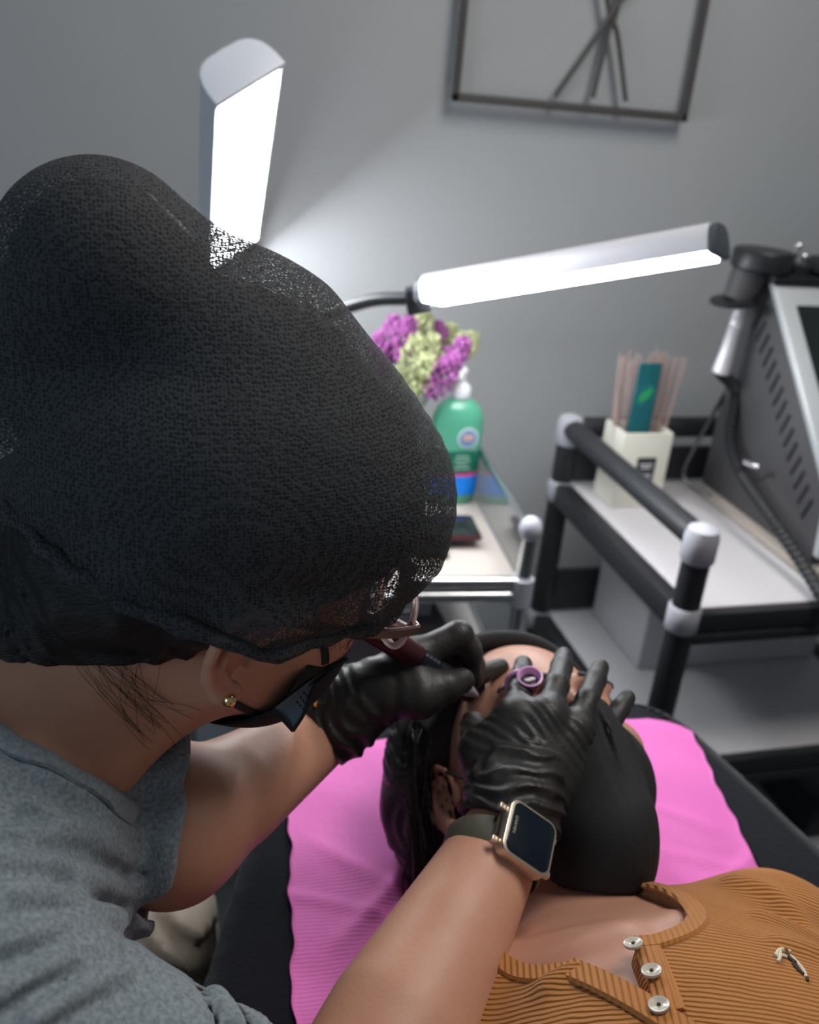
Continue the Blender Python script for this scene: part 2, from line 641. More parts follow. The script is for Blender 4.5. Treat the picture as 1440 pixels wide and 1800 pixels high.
def ribbon(P, N, w, t, name, m, parent, taper=False, smooth=True):
    """A flat band of width w and thickness t along points P with surface normals N."""
    P = [Vector([float(c) for c in p]) for p in P]
    N = [Vector([float(c) for c in p]) for p in N]
    vs, fs = [], []
    n = len(P)
    W = w if isinstance(w, (list, tuple)) else [w] * n
    for i in range(n):
        d = (P[min(i + 1, n - 1)] - P[max(i - 1, 0)]).normalized()
        s = d.cross(N[i]).normalized()
        for (a, b) in ((-1, 0), (-0.8, 1), (0.8, 1), (1, 0), (0.8, -1), (-0.8, -1)):
            vs.append(P[i] + s * (a * W[i] * 0.5) + N[i] * (b * t * 0.5))
    for i in range(n - 1):
        for k in range(6):
            l = (k + 1) % 6
            fs.append((i * 6 + k, i * 6 + l, i * 6 + 6 + l, i * 6 + 6 + k))
    fs.append(tuple(range(5, -1, -1)))
    fs.append(tuple((n - 1) * 6 + k for k in range(6)))
    b = MB()
    b.add(vs, fs)
    return b.build(name, m, parent, smooth, 50)


class Frame:
    """A head's own axes: r toward its right ear, f the way it faces, u to the crown."""

    def __init__(self, c, f, u):
        f = Vector(f).normalized()
        u = Vector(u)
        u = (u - f * u.dot(f)).normalized()
        self.c, self.f, self.u, self.r = Vector(c), f, u, f.cross(u)

    def __call__(self, r, f, u):
        return self.c + self.r * r + self.f * f + self.u * u

    def ax(self):
        return (self.r, self.f, self.u)

    def loc(self, P):
        q = P - vec(self.c)
        return q @ vec(self.r), q @ vec(self.f), q @ vec(self.u)


def head_field(P, H, s=1.0, lids=True, ears=True):
    """A human head with brow, nose, cheeks, lips, chin and two ears, in frame H."""
    A = H.ax()
    d = ell(P, H(0, -0.012 * s, 0.022 * s), (0.074 * s, 0.094 * s, 0.094 * s), A)
    d = smin(d, ell(P, H(0, 0.030 * s, -0.035 * s), (0.062 * s, 0.060 * s, 0.078 * s), A), 0.03 * s)
    d = smin(d, ell(P, H(0, 0.052 * s, -0.092 * s), (0.036 * s, 0.036 * s, 0.030 * s), A), 0.03 * s)          # jaw front
    for q in (-1, 1):
        d = smin(d, cone(P, H(q * 0.056 * s, -0.002 * s, -0.062 * s), H(q * 0.022 * s, 0.062 * s, -0.100 * s), 0.014 * s, 0.013 * s), 0.025 * s)
        d = smin(d, ell(P, H(q * 0.040 * s, 0.062 * s, -0.030 * s), (0.024 * s, 0.020 * s, 0.020 * s), A), 0.02 * s)   # cheek
        d = smax(d, -ell(P, H(q * 0.031 * s, 0.102 * s, 0.000), (0.020 * s, 0.018 * s, 0.011 * s), A), 0.016 * s)      # socket
        if lids:
            d = smin(d, ell(P, H(q * 0.031 * s, 0.075 * s, -0.002 * s), (0.0135 * s, 0.0135 * s, 0.0125 * s), A), 0.005 * s)
        d = smin(d, cone(P, H(q * 0.012 * s, 0.094 * s, 0.016 * s), H(q * 0.046 * s, 0.080 * s, 0.018 * s), 0.006 * s, 0.005 * s), 0.016 * s)
        d = smin(d, ell(P, H(q * 0.010 * s, 0.098 * s, -0.043 * s), (0.008 * s, 0.010 * s, 0.007 * s), A), 0.008 * s)  # nostril wing
    d = smin(d, cone(P, H(0, 0.090 * s, 0.008 * s), H(0, 0.110 * s, -0.036 * s), 0.006 * s, 0.0095 * s), 0.012 * s)   # nose
    d = smin(d, ell(P, H(0, 0.088 * s, -0.066 * s), (0.022 * s, 0.010 * s, 0.0055 * s), A), 0.006 * s)
    d = smin(d, ell(P, H(0, 0.086 * s, -0.076 * s), (0.018 * s, 0.010 * s, 0.0065 * s), A), 0.006 * s)
    for q in (-1, 1) if ears else ():
        d = smin(d, ear_field(P, H, q, s), 0.006 * s)
    return d


def ear_field(P, H, q, s=1.0):
    def e(f, u, o):
        return H(q * (0.0745 + o) * s, (f - 0.012) * s, (u - 0.020) * s)
    A = H.ax()
    helix = [e(0.012, 0.008, 0.002), e(0.012, 0.022, 0.006), e(0.002, 0.033, 0.011), e(-0.012, 0.032, 0.015), e(-0.021, 0.020, 0.018),
             e(-0.021, 0.004, 0.017), e(-0.014, -0.012, 0.013), e(-0.004, -0.025, 0.008)]
    d = chain(P, helix, [0.0026 * s, 0.003 * s, 0.0034 * s, 0.0036 * s, 0.0036 * s, 0.0034 * s, 0.0034 * s, 0.006 * s])
    anti = [e(0.002, 0.026, 0.009), e(-0.008, 0.018, 0.0125), e(-0.012, 0.006, 0.0140), e(-0.011, -0.006, 0.0125), e(-0.003, -0.015, 0.009)]
    d = smin(d, chain(P, anti, [0.0022 * s, 0.0026 * s, 0.0028 * s, 0.0028 * s, 0.003 * s]), 0.002 * s)
    d = smin(d, ell(P, e(0.001, -0.026, 0.008), (0.0055 * s, 0.009 * s, 0.009 * s), A), 0.004 * s)       # lobe
    d = smin(d, cone(P, e(0.012, 0.003, 0.0005), e(0.010, -0.008, 0.002), 0.0040 * s, 0.0042 * s), 0.003 * s)   # tragus
    # the thin bowl between the rim and the skull
    tilt = (A[0] * q + A[1] * 0.42).normalized()
    up = A[2]
    sd = tilt.cross(up).normalized()
    d = smin(d, ell(P, e(-0.008, 0.004, 0.0075), (0.0022 * s, 0.028 * s, 0.016 * s), (tilt, up, sd)), 0.0025 * s)
    return d


# ================================================================== the setting
def structure(name, b, m, **k):
    return tag(b.build(name, m, **k), kind='structure')


structure('wall_back', MB().box((-2.2, 1.62, 0), (2.6, 1.72, 2.7)), WALL, smooth=False)
structure('wall_right', MB().box((2.6, -1.6, 0), (2.7, 1.72, 2.7)), WALL, smooth=False)
structure('floor', MB().box((-2.2, -1.9, -0.05), (2.6, 1.62, 0)), FLOOR, smooth=False)
structure('baseboard_back', MB().box((-2.2, 1.605, 0), (2.6, 1.62, 0.08), 0.004), WHITEP)

# ------------------------------------------------------------------ wire wall art
art = thing('wall_art', (0.74, 1.607, 1.38), 'bronze wire wall art with crossing lines, hung high on the grey wall', 'wall art')
AX0, AX1, AZ0, AZ1, AY = (0.4847, 1.5950, 1.3773)[0], (0.9141, 1.5950, 1.3811)[0], (0.4847, 1.5950, 1.3773)[2], 1.90, 1.607
for lo, hi in (((AX0, AY - .012, AZ0), (AX1, AY, AZ0 + .014)), ((AX0, AY - .012, AZ1), (AX1, AY, AZ1 + .014)),
               ((AX0, AY - .012, AZ0), (AX0 + .011, AY, AZ1)), ((AX1 - .011, AY - .012, AZ0), (AX1, AY, AZ1))):
    MB().box(lo, hi, 0.002).build('frame_bar', FRAMEB, art)
for pts in ([(0.6624, 1.5980, 1.3999), (0.7256, 1.5980, 1.5018), (0.7564, 1.5980, 1.5543), (0.88, 1.598, 1.75)],
            [(0.7323, 1.6020, 1.4019), (0.7425, 1.6020, 1.5034), (0.7528, 1.6020, 1.5566), (0.77, 1.602, 1.88)],
            [(0.7931, 1.6000, 1.4014), (0.7576, 1.6000, 1.5006), (0.7276, 1.6000, 1.5555), (0.66, 1.600, 1.78)]):
    MB().tube(bez(pts, 8), 0.0046, 8).build('wire_line', FRAMEB, art)

# ------------------------------------------------------------------ LED lamp with two bars on a clamp post
lamp = thing('led_lamp', (0.22, 1.43, 0.765), 'two-armed LED lamp with a white upright bar and a silver slanting bar, both lit', 'lamp')


def led_bar(name, a, b, n, width, depth, housing, cap_m, cap_at_end):
    """A bar from a to b whose diffuser looks along n: half-round housing, flat diffuser, end caps."""
    a, b = Vector(a), Vector(b)
    e = (b - a).normalized()
    n = Vector(n)
    n = (n - e * n.dot(e)).normalized()
    w = e.cross(n)

    def prof(sc=1.0, lift=0.0):
        pts = []
        for k in range(15):
            t = math.pi * k / 14
            pts.append(w * (math.copysign(abs(math.cos(t)) ** 0.55, math.cos(t)) * width * 0.5 * sc) - n * (math.sin(t) ** 0.75 * depth * sc - lift))
        return pts
    h = MB().prism([a + p for p in prof()], b - a).build(name, housing, lamp, auto=30)
    d = MB().prism([a + p + e * 0.003 for p in [w * (width * .455) + n * .0005, w * (width * .43) + n * .004, w * (-width * .43) + n * .004, w * (-width * .455) + n * .0005]],
                   (b - a) - e * 0.006).build('diffuser', DIFF, h)
    for p, s in ((a, -1), (b, 1)):
        q = [p + x - n * 0.0 for x in prof(1.05, 0.003)]
        MB().prism(q, e * (s * 0.010), 0.003).build('end_cap', cap_m, h)
    return h


led_bar('light_bar', (0.6409, 0.9974, 1.2469), (0.3841, 1.2783, 1.1213), (0, -0.36, -0.93), 0.056, 0.036, ALU, SLATE, 0)
# upright bar
UPA = Vector((0.1215, 1.2335, 1.375))
UPE = Vector((-0.03, -0.805, 0.593)).normalized()
led_bar('light_bar', UPA + UPE * 0.006, UPA - UPE * 0.42, (0.594, -0.489, -0.634), 0.100, 0.052, LAMPW, LAMPW, 0)
JL = Vector((0.372, 1.286, 1.124))
MB().box((-.022, -.017, -.02), (.014, .017, .016), .004, (Vector((0.9, -0.25, 0.25)).normalized(), Vector((.25, .9, 0)).normalized(), Vector((-.2, .1, .95)).normalized()), JL).build('joint_block', BLACKP, lamp)
MB().cyl(JL + Vector((-.01, -.024, .0)), JL + Vector((-.01, .02, .0)), .0045).build('joint_pin', STEEL, lamp)
MB().tube(bez([JL + Vector((-.01, .004, -.002)), (0.30, 1.33, 1.105), (0.235, 1.40, 1.05), (0.22, 1.43, 0.98)], 8), 0.0095, 12).build('arm', BLACKP, lamp)
BOT = UPA - UPE * 0.415
MB().tube(bez([BOT, BOT + Vector((.02, -.03, -.05)), (0.205, 1.43, 1.03), (0.22, 1.43, 0.96)], 8), 0.0095, 12).build('arm', BLACKP, lamp)
MB().cyl((0.22, 1.43, 0.79), (0.22, 1.43, 1.0), 0.011).build('post', BLACKP, lamp)
MB().box((0.195, 1.40, 0.767), (0.245, 1.455, 0.80), .005).build('clamp', BLACKP, lamp)

# ------------------------------------------------------------------ small table with glass sides
TX0, TX1, TY0, TY1, TZ = 0.02, 0.502, 1.085, 1.455, 0.762
tab = thing('side_table', ((TX0 + TX1) / 2, 1.27, 0), 'low metal table with glass sides and cream top below the silver lamp bar', 'table')
MB().box((TX0, TY0, TZ - .018), (TX1, TY1, TZ), .003).build('table_top', BEIGE, tab)
for x in (TX0, TX1):
    for y in (TY0, TY1):
        leg = MB().cyl((x, y, 0.0), (x, y, 0.845), 0.0105).build('leg', STEEL, tab)
        MB().sphere((x, y, 0.852), 0.0165, sc=(1, 1, 1.15)).build('ball_joint', GREYP, leg)
        MB().cyl((x, y, TZ - .03), (x, y, TZ + .012), 0.0165).build('collar', GREYP, leg)
MB().cyl((TX0, TY0, 0.768), (TX1, TY0, 0.768), 0.0085).build('front_rail', STEEL, tab)
MB().cyl((TX0, TY0, 0.745), (TX1, TY0, 0.745), 0.0095).build('front_rail', STEEL, tab)
for x in (TX0, TX1):
    MB().cyl((x, TY0, 0.85), (x, TY1, 0.85), 0.006).build('side_rail', STEEL, tab)
    MB().box((x - .002, TY0 + .01, TZ + .004), (x + .002, TY1 - .01, 0.842)).build('glass_side', GLASS, tab)
    MB().cyl((x, TY0, 0.745), (x, TY1, 0.745), 0.008).build('side_rail', STEEL, tab)
    MB().cyl((x, TY0, 0.585), (x, TY1, 0.585), 0.008).build('side_rail', STEEL, tab)
MB().box((TX0, TY0, 0.572), (TX1, TY1, 0.590), .003).build('lower_shelf', TRAY, tab)
MB().cyl((0.43, TY0 + .01, 0.74), (0.50, TY1 - .02, 0.60), 0.007).build('brace', BLACKM, tab)
tag(MB().box((0.16, 1.15, 0.591), (0.42, 1.38, 0.665), .006).build('storage_box', BROWNB), 'dusky brown box on the lower shelf of the glass-sided table', 'box')
tag(MB().box((0.18, 1.17, 0.666), (0.40, 1.36, 0.705), .005).build('storage_box', GREYB), 'grey flat box lying on top of the dusky brown box', 'box')

tab.rotation_euler.z = -.087                            # stands slightly askew to the wall
tab.location += Vector((.017, .0202, 0))

# phones
ph = thing('mobile_phone', (0.43, 1.235, TZ), 'maroon mobile phone with a dark screen, lying on top of the slimmer one', 'phone')
PA = (Vector((0.995, -0.10, 0)), Vector((0.10, 0.995, 0)), Vector((0, 0, 1)))
MB().box((-.078, -.038, .0125), (.078, .038, .0215), .006, PA, (0.405, 1.245, TZ)).build('body', PHONEB, ph)
MB().box((-.075, -.035, .0212), (.075, .035, .0222), .002, PA, (0.405, 1.245, TZ)).build('screen', SCREEN, ph)
ph2 = thing('mobile_phone', (0.36, 1.2, TZ), 'slim charcoal phone lying directly on the cream table top', 'phone')
PB = (Vector((0.985, -0.17, 0)), Vector((0.17, 0.985, 0)), Vector((0, 0, 1)))
MB().box((-.070, -.034, .001), (.070, .034, .0085), .004, PB, (0.355, 1.215, TZ)).build('body', BLACKP, ph2)
MB().box((-.067, -.031, .0083), (.067, .031, .0092), .002, PB, (0.355, 1.215, TZ)).build('screen', SCREEN, ph2)

# green pump bottle
BX, BY = 0.482, 1.385
bot = thing('pump_bottle', (BX, BY, TZ), 'green pump bottle with a green, pink and blue label on the cream table top', 'bottle')


def oval(org, prof, sx, sy, seg=28, pw=2.6):
    vs, fs = [], []
    for (r, h) in prof:
        for k in range(seg):
            t = 2 * math.pi * k / seg
            c, s = math.cos(t), math.sin(t)
            vs.append((org[0] + math.copysign(abs(c) ** (2 / pw), c) * r * sx, org[1] + math.copysign(abs(s) ** (2 / pw), s) * r * sy, org[2] + h))
    for i in range(len(prof) - 1):
        for k in range(seg):
            l = (k + 1) % seg
            fs.append((i * seg + k, i * seg + l, (i + 1) * seg + l, (i + 1) * seg + k))
    fs.append(tuple(range(seg - 1, -1, -1)))
    fs.append(tuple((len(prof) - 1) * seg + k for k in range(seg)))
    return MB().add(vs, fs)


oval((BX, BY, TZ), [(.036, .001), (.040, .006), (.040, .06), (.041, .13), (.040, .148), (.035, .165), (.024, .176), (.014, .181), (.013, .186)], 1.06, 0.62).build('bottle_body', GREEN, bot)
for nm, m, z0, z1 in (('label_band', LBLUE, .018, .052), ('label_band', LPINK, .052, .058), ('label_band', GREEND, .058, .098)):
    oval((BX, BY, TZ), [(.0405, z0), (.0412, z0 + .0004), (.0414, z1 - .0004), (.0407, z1)], 1.06, 0.62).build(nm, m, bot)
for z, w in ((.066, .014), (.073, .010), (.080, .014), (.087, .011)):
    MB().box((BX + .006 - w, BY - .0272, TZ + z), (BX + .006 + w, BY - .0262, TZ + z + .0028)).build('label_print', LPALE, bot)
em = MB().lathe((BX + .012, BY - .0245, TZ + .120), [(.017, 0), (.017, .0018)], (0, -1, 0)).build('emblem', LWHITE, bot)
MB().lathe((BX + .012, BY - .0262, TZ + .120), [(.015, 0), (.015, .0006)], (0, -1, 0)).build('emblem_ring', mat('emblem_blue', (0.12, 0.25, 0.42), 0.5), em)
MB().box((BX + .003, BY - .0280, TZ + .116), (BX + .020, BY - .0268, TZ + .127), .0003).build('emblem_mark', mat('emblem_rose', (0.55, 0.33, 0.33), 0.5), em)
pump = MB().lathe((BX, BY, TZ + .183), [(.015, 0), (.0155, .003), (.0155, .016), (.011, .022), (.006, .024), (.0055, .040)], seg=20).build('pump', WHITEP, bot)
MB().tube([(BX + .004, BY, TZ + .225), (BX, BY, TZ + .226), (BX - .012, BY - .022, TZ + .226), (BX - .014, BY - .030, TZ + .221)], [.008, .0085, .006, .0045], 12).build('nozzle', WHITEP, pump)

# flowers in a glass vase
VX, VY = 0.368, 1.405
vase = thing('flower_vase', (VX, VY, TZ), 'glass vase of lilac and pale green flower spikes behind the hair net', 'vase')
MB().lathe((VX, VY, TZ), [(.026, .001), (.028, .004), (.023, .06), (.020, .12), (.024, .17), (.022, .17), (.018, .12), (.021, .06), (.024, .01), (.001, .008)]).build('glass', GLASS, vase)
rnd = random.Random(3)
flowers = [((0.3730, 1.4352, 1.0343), LILAC, .075), ((0.3870, 1.4010, 1.0436), LILAC, .07), ((0.4216, 1.4286, 1.0510), LIME, .05), ((0.3936, 1.3739, 1.0148), LIME, .085), ((0.4205, 1.3790, 1.0184), LIME, .08), ((0.4591, 1.3672, 1.0178), LILAC, .085),
           ((0.4395, 1.3426, 1.0019), LILAC, .085), ((0.4446, 1.4373, 1.0354), LILAC, .05), ((0.4910, 1.3991, 1.0325), LIME, .04), ((0.4030, 1.3519, 0.9987), LIME, .07), ((0.3529, 1.4287, 1.0079), LILAC, .07), ((0.4728, 1.4484, 1.0284), LIME, .05)]
for tip, m, ln in flowers:
    foot = Vector((VX + rnd.uniform(-.008, .008), VY + rnd.uniform(-.008, .008), TZ + .03))
    tip = Vector(tip)
    mid = foot.lerp(tip, .55) + Vector((rnd.uniform(-.005, .005), 0, .012))
    path = bez([foot, mid, tip], 8)
    st = MB().tube(path, .0014, 6).build('flower_stem', STEMM, vase)
    b = MB()
    ax = (tip - mid).normalized()
    sidev = ax.orthogonal().normalized()
    for k in range(64):
        h = k / 64.0
        a = k * 2.4
        rr = .0155 * (0.35 + 1.1 * math.sin(math.pi * min(1, h * .85 + .12))) * (1.0 if m is LILAC else 1.1)
        p = tip + ax * ((h - .62) * ln) + (Matrix.Rotation(a, 3, ax) @ sidev) * rr * rnd.uniform(.45, 1)
        b.sphere(p, rnd.uniform(.0032, .0052), 6, 4, (1, 1, 1.2))
    b.build('blossom', m, vase)

# ------------------------------------------------------------------ black tube trolley
CX0, CX1, CY0, CY1 = 0.702, 1.185, 0.98, 1.42
tro = thing('salon_trolley', ((CX0 + CX1) / 2, 1.2, 0), 'black tube salon trolley with grey joints and white trays against the wall', 'trolley')
RAIL, SHELF = 0.878, (0.772, 0.505, 0.255)
for x in (CX0, CX1):
    for y in (CY0, CY1):
        po = MB().cyl((x, y, 0.06), (x, y, RAIL - .012), 0.0195, seg=24).build('post', BLACKM, tro)
        MB().lathe((x, y, RAIL - .030), [(.0215, 0), (.0235, .003), (.0235, .036), (.020, .048), (.010, .053), (.001, .054)]).build('joint_cap', GREYP, po)
        for z in SHELF:
            MB().lathe((x, y, z - .032), [(.0205, 0), (.023, .003), (.023, .036), (.0205, .039)]).build('collar', GREYP, po)
        MB().tube([(x - .006, y, .03), (x + .006, y, .03)], .028, 20).build('caster', BLACKP, po)
    MB().cyl((x, CY0, RAIL), (x, CY1, RAIL), 0.0185, seg=20).build('side_rail', BLACKM, tro)
    for z in SHELF:
        MB().box((x - .017, CY0, z - .036), (x + .013, CY1, z + .006), .008).build('side_rail', BLACKM, tro)
MB().cyl((CX0, CY1, RAIL), (CX1, CY1, RAIL), 0.0185, seg=20).build('back_rail', BLACKM, tro)
MB().box((CX0, CY1 - .006, SHELF[0] + .004), (CX1, CY1 + .008, SHELF[0] + .068), .004).build('back_panel', BLACKM, tro)
MB().box((CX0, CY1 - .006, SHELF[1] + .004), (CX1, CY1 + .008, SHELF[1] + .090), .004).build('back_panel', BLACKM, tro)
for z in SHELF:
    MB().box((CX0 + .012, CY0 + .002, z - .008), (CX1 - .012, CY1 - .004, z), .002).build('tray', TRAY, tro)
    MB().box((CX0, CY0 - .012, z - .034), (CX1, CY0 + .008, z - .003), .004).build('front_rail', BLACKM, tro)
    MB().box((CX0, CY0 - .014, z - .052), (CX1, CY0 + .006, z - .036), .003).build('front_rail', BLACKM, tro)
MB().box((CX0 + .018, CY0 + .08, SHELF[1] - .03), (CX0 + .03, CY1 - .01, SHELF[1] - .012), .003).build('side_strip', ALU, tro)
MB().cyl((CX0 + .028, CY0, SHELF[0] - .022), (CX0 + .038, CY0, SHELF[0] - .022), .008).build('screw_knob', GREYP, tro)

# box on the trolley's middle tray
gb = thing('storage_box', (0.99, 1.3, SHELF[1]), 'pale grey storage box on the middle tray of the black trolley', 'box')
MB().box((0.80, 1.21, SHELF[1] + .001), (1.16, 1.40, SHELF[1] + .125), .006).build('body', TRAY, gb)
MB().box((0.795, 1.205, SHELF[1] + .1255), (1.165, 1.405, SHELF[1] + .148), .006).build('lid', WHITEP, gb)
tag(MB().box((1.08, 1.02, SHELF[2] + .001), (1.165, 1.3, SHELF[2] + .07), .012).build('tool_case', BLACKP), 'black case on the lowest tray of the black trolley', 'case')

# ------------------------------------------------------------------ cream box with reeds and a teal card
RZ = SHELF[0]
KX, KY = 0.792, 1.345
hold = thing('reed_holder', (KX, KY, RZ), 'cream square holder with a black label and a bundle of reeds on the trolley', 'holder')
b = MB()
o = [(KX - .045, KY - .036), (KX + .045, KY - .036), (KX + .045, KY + .036), (KX - .045, KY + .036)]
MB().box((KX - .045, KY - .036, RZ + .001), (KX + .045, KY + .036, RZ + .006)).build('base', CREAM, hold)
for lo, hi in (((KX - .045, KY - .036, RZ + .006), (KX + .045, KY - .032, RZ + .135)), ((KX - .045, KY + .032, RZ + .006), (KX + .045, KY + .036, RZ + .135)),
               ((KX - .045, KY - .032, RZ + .006), (KX - .041, KY + .032, RZ + .135)), ((KX + .041, KY - .032, RZ + .006), (KX + .045, KY + .032, RZ + .135))):
    MB().box(lo, hi, .0012).build('side', CREAM, hold)
lab = MB().box((KX - .013, KY - .0372, RZ + .035), (KX + .022, KY - .0358, RZ + .092)).build('label', INK, hold)
for z, w in ((.079, .012), (.073, .009), (.060, .012), (.055, .010), (.044, .008)):
    MB().box((KX + .0045 - w, KY - .0376, RZ + z), (KX + .0045 + w, KY - .037, RZ + z + .0022)).build('label_print', LWHITE, lab)
b = MB()
for k in range(64):
    x, y = KX + rnd.uniform(-.036, .036), KY + rnd.uniform(-.010, .027)
    b.cyl((x, y, RZ + .008), (x + (x - KX) * .45 + rnd.uniform(-.006, .006), y + rnd.uniform(-.008, .012), RZ + rnd.uniform(.235, .262)), .0013, seg=5)
tag(b.build('reeds', STICK, hold), kind='stuff')
card = thing('teal_card', (KX - .012, KY - .018, RZ + .05), 'teal card printed with a green leaf, standing among the reeds', 'card')
CZ = RZ + .007
MB().box((KX - .034, KY - .022, CZ), (KX + .006, KY - .019, RZ + .250), .0008).build('board', TEAL, card)
for r in (.0195, .0165):
    MB().lathe((KX - .014, KY - .0222, RZ + .196), [(r, 0), (r, .0005 + (.0195 - r) * .1)], (0, -1, 0), 28).build('ring_print', TEAL2 if r > .018 else TEAL, card)
MB().prism([(KX - .014 + .013 * a, KY - .0231, RZ + .196 + .013 * c) for a, c in ((-.9, -.9), (-.95, -.1), (-.5, .6), (.3, 1.0), (.85, 1.05), (.8, .3), (.4, -.4), (-.3, -.85))], (0, -.0006, 0)).build('leaf_print', LEAFM, card)

# ------------------------------------------------------------------ silver beauty machine
MX0, MX1 = 0.962, 1.22
MZ = SHELF[0]
mac = thing('beauty_machine', (1.09, 1.2, MZ), 'silver beauty machine with a sloping front and dark screen on the trolley', 'machine')
side = [(1.065, MZ + .012), (1.075, .90), (1.325, 1.158), (1.385, 1.158), (1.385, MZ + .012)]
MB().prism([(MX0, y, z) for y, z in side], (MX1 - MX0, 0, 0), .006).build('casing', MACHG, mac)
MB().box((MX0 - .022, 1.045, MZ + .001), (MX1 + .02, 1.39, MZ + .0115), .003).build('base_plate', BEIGE, mac)
sd = Vector((0, 1.325 - 1.075, 1.158 - .90)).normalized()
sn = Vector((0, -sd.z, sd.y))
PO = Vector((MX0 - .006, 1.068, .893))
AXM = (Vector((1, 0, 0)), sd, sn)
pan = MB().box((0, 0, 0), (MX1 - MX0 + .012, .372, .014), .006, AXM, PO).build('front_panel', MACHS, mac)
MB().box((.030, .055, .0142), (MX1 - MX0 - .02, .318, .0165), .002, AXM, PO).build('screen', SCREEN, mac)
MB().prism([(MX0 - .002, y, z) for y, z in [(1.062, MZ + .03), (1.072, .885), (1.060, .893), (1.05, MZ + .03)]], (MX1 - MX0 + .004, 0, 0)).build('lower_front', MACHS, mac)
for k in range(15):
    y = 1.095 + k * .0165
    z = .905 + k * .0170 - .030
    MB().prism([(MX0 - .0022, y, z), (MX0 - .0022, y + .004, z + .003), (MX0 - .0022, y + .016, z - .030), (MX0 - .0022, y + .012, z - .033)], (.003, 0, 0)).build('vent_slot', BLACKP, mac)
MB().box((MX0 - .012, 1.30, 1.1585), (MX1, 1.38, 1.172), .004).build('holder_shelf', BLACKP, mac)
# handpiece hanging from the holder
hp = thing('handpiece', (0.925, 1.345, 1.17), 'handpiece with round dark head and steel grip on a ribbed hose beside the machine', 'tool')
HX, HY = 0.952, 1.345
MB().lathe((HX, HY, 1.1735), [(.044, 0), (.048, .004), (.048, .028), (.045, .032), (.0, .0325)], seg=32).build('head', BLACKP, hp)
MB().lathe((HX - .030, HY, 1.124), [(.023, 0), (.026, .02), (.030, .048)], (.30, 0, 1), seg=24).build('neck', MACHG, hp)
MB().lathe((HX - .034, HY, 1.116), [(.026, 0), (.038, .004), (.038, .009), (.024, .012)], (-.15, 0, 1), seg=28).build('flange', BLACKP, hp)
MB().lathe((HX - .020, HY - .004, 1.118), [(.011, 0), (.011, .02), (.0125, .022), (.011, .024), (.011, .035), (.0125, .037), (.011, .039), (.012, .08), (.015, .115), (.013, .117)], (-.12, -.02, -1), seg=20).build('grip', ALU, hp)
hz = bez([(HX - .034, HY - .006, 1.004), (0.9592, 1.3429, 0.9678), (0.9367, 1.2958, 0.9030), (0.9241, 1.2245, 0.8658), (0.9202, 1.1320, 0.8377), (0.9179, 1.0316, 0.8062), (0.9050, 0.9232, 0.7753)], 26)
MB().tube(hz, [.0095 + .0016 * math.sin(i * 2.1) for i in range(len(hz))], 12).build('hose', BLACKP, hp)
MB().tube(bez([(0.9184, 1.2215, 0.8921), (0.9276, 1.2120, 0.8899), (0.9350, 1.2037, 0.8892)], 4), .0045, 8).build('hose_clip', SILVER, hp)
# second tool with ball tips on the holder
bt = thing('ball_tip_tool', (1.06, 1.34, 1.172), 'dark tool head with small chrome balls on top of the silver machine', 'tool')
MB().lathe((1.075, 1.34, 1.1725), [(.038, 0), (.046, .006), (.042, .018), (.030, .026), (.0, .027)], seg=24).build('head', BLACKP, bt)
MB().lathe((1.015, 1.335, 1.1725), [(.020, 0), (.020, .014), (.0, .016)], seg=20).build('head', BLACKP, bt)
for x, y, z in ((1.013, 1.325, 1.2), (1.013, 1.345, 1.214), (1.055, 1.32, 1.202), (1.057, 1.34, 1.217), (1.078, 1.33, 1.21), (1.075, 1.36, 1.217), (1.098, 1.34, 1.203)):
    st = MB().cyl((x, y, z - .026), (x, y, z), .0028, seg=8).build('ball_stem', SILVER, bt)
    MB().sphere((x, y, z), .0062, 12, 8).build('ball', BALL, st)
# loose cable behind
tag(MB().tube(bez([(0.9659, 1.3809, 0.9554), (0.9349, 1.3598, 0.9158), (0.9013, 1.3375, 0.8719), (0.8702, 1.3073, 0.8373), (0.8735, 1.2831, 0.8245), (0.8911, 1.2466, 0.8192)], 10), .0035, 8).build('cable', BLACKP), 'thin black cable drooping behind the reed holder onto the trolley tray', 'cable')


# ================================================================== treatment bed, bib
bed = thing('treatment_bed', (0.30, -0.2, 0), 'treatment bed under a black-navy velvet cover, below the pink paper bib', 'bed')
BED_TOP = 0.788
outl = [(0.115, .765), (0.082, .725), (0.068, .64), (0.032, .525), (0.002, .42), (-.01, .2), (-.01, -1.15), (.64, -1.15), (.64, .2), (.622, .40), (.598, .52), (.572, .68), (.555, .745), (.52, .778), (.44, .79), (.2, .79)]
oc = bez([(x, y, 0.655) for x, y in outl + outl[:1]], 4)[:-1]
MB().prism([(p.x, p.y, 0.655) for p in oc], (0, 0, BED_TOP - 0.655), 0.022).build('mattress_cover', VELVET, bed, auto=70)
MB().box((0.08, -1.05, 0.60), (0.55, 0.6, 0.66), .01).build('bed_frame', BLACKM, bed)
for x, y in ((0.14, .45), (.5, .45), (.14, -.95), (.5, -.95)):
    MB().box((x - .025, y - .025, 0), (x + .025, y + .025, .61), .005).build('leg', BLACKM, bed)


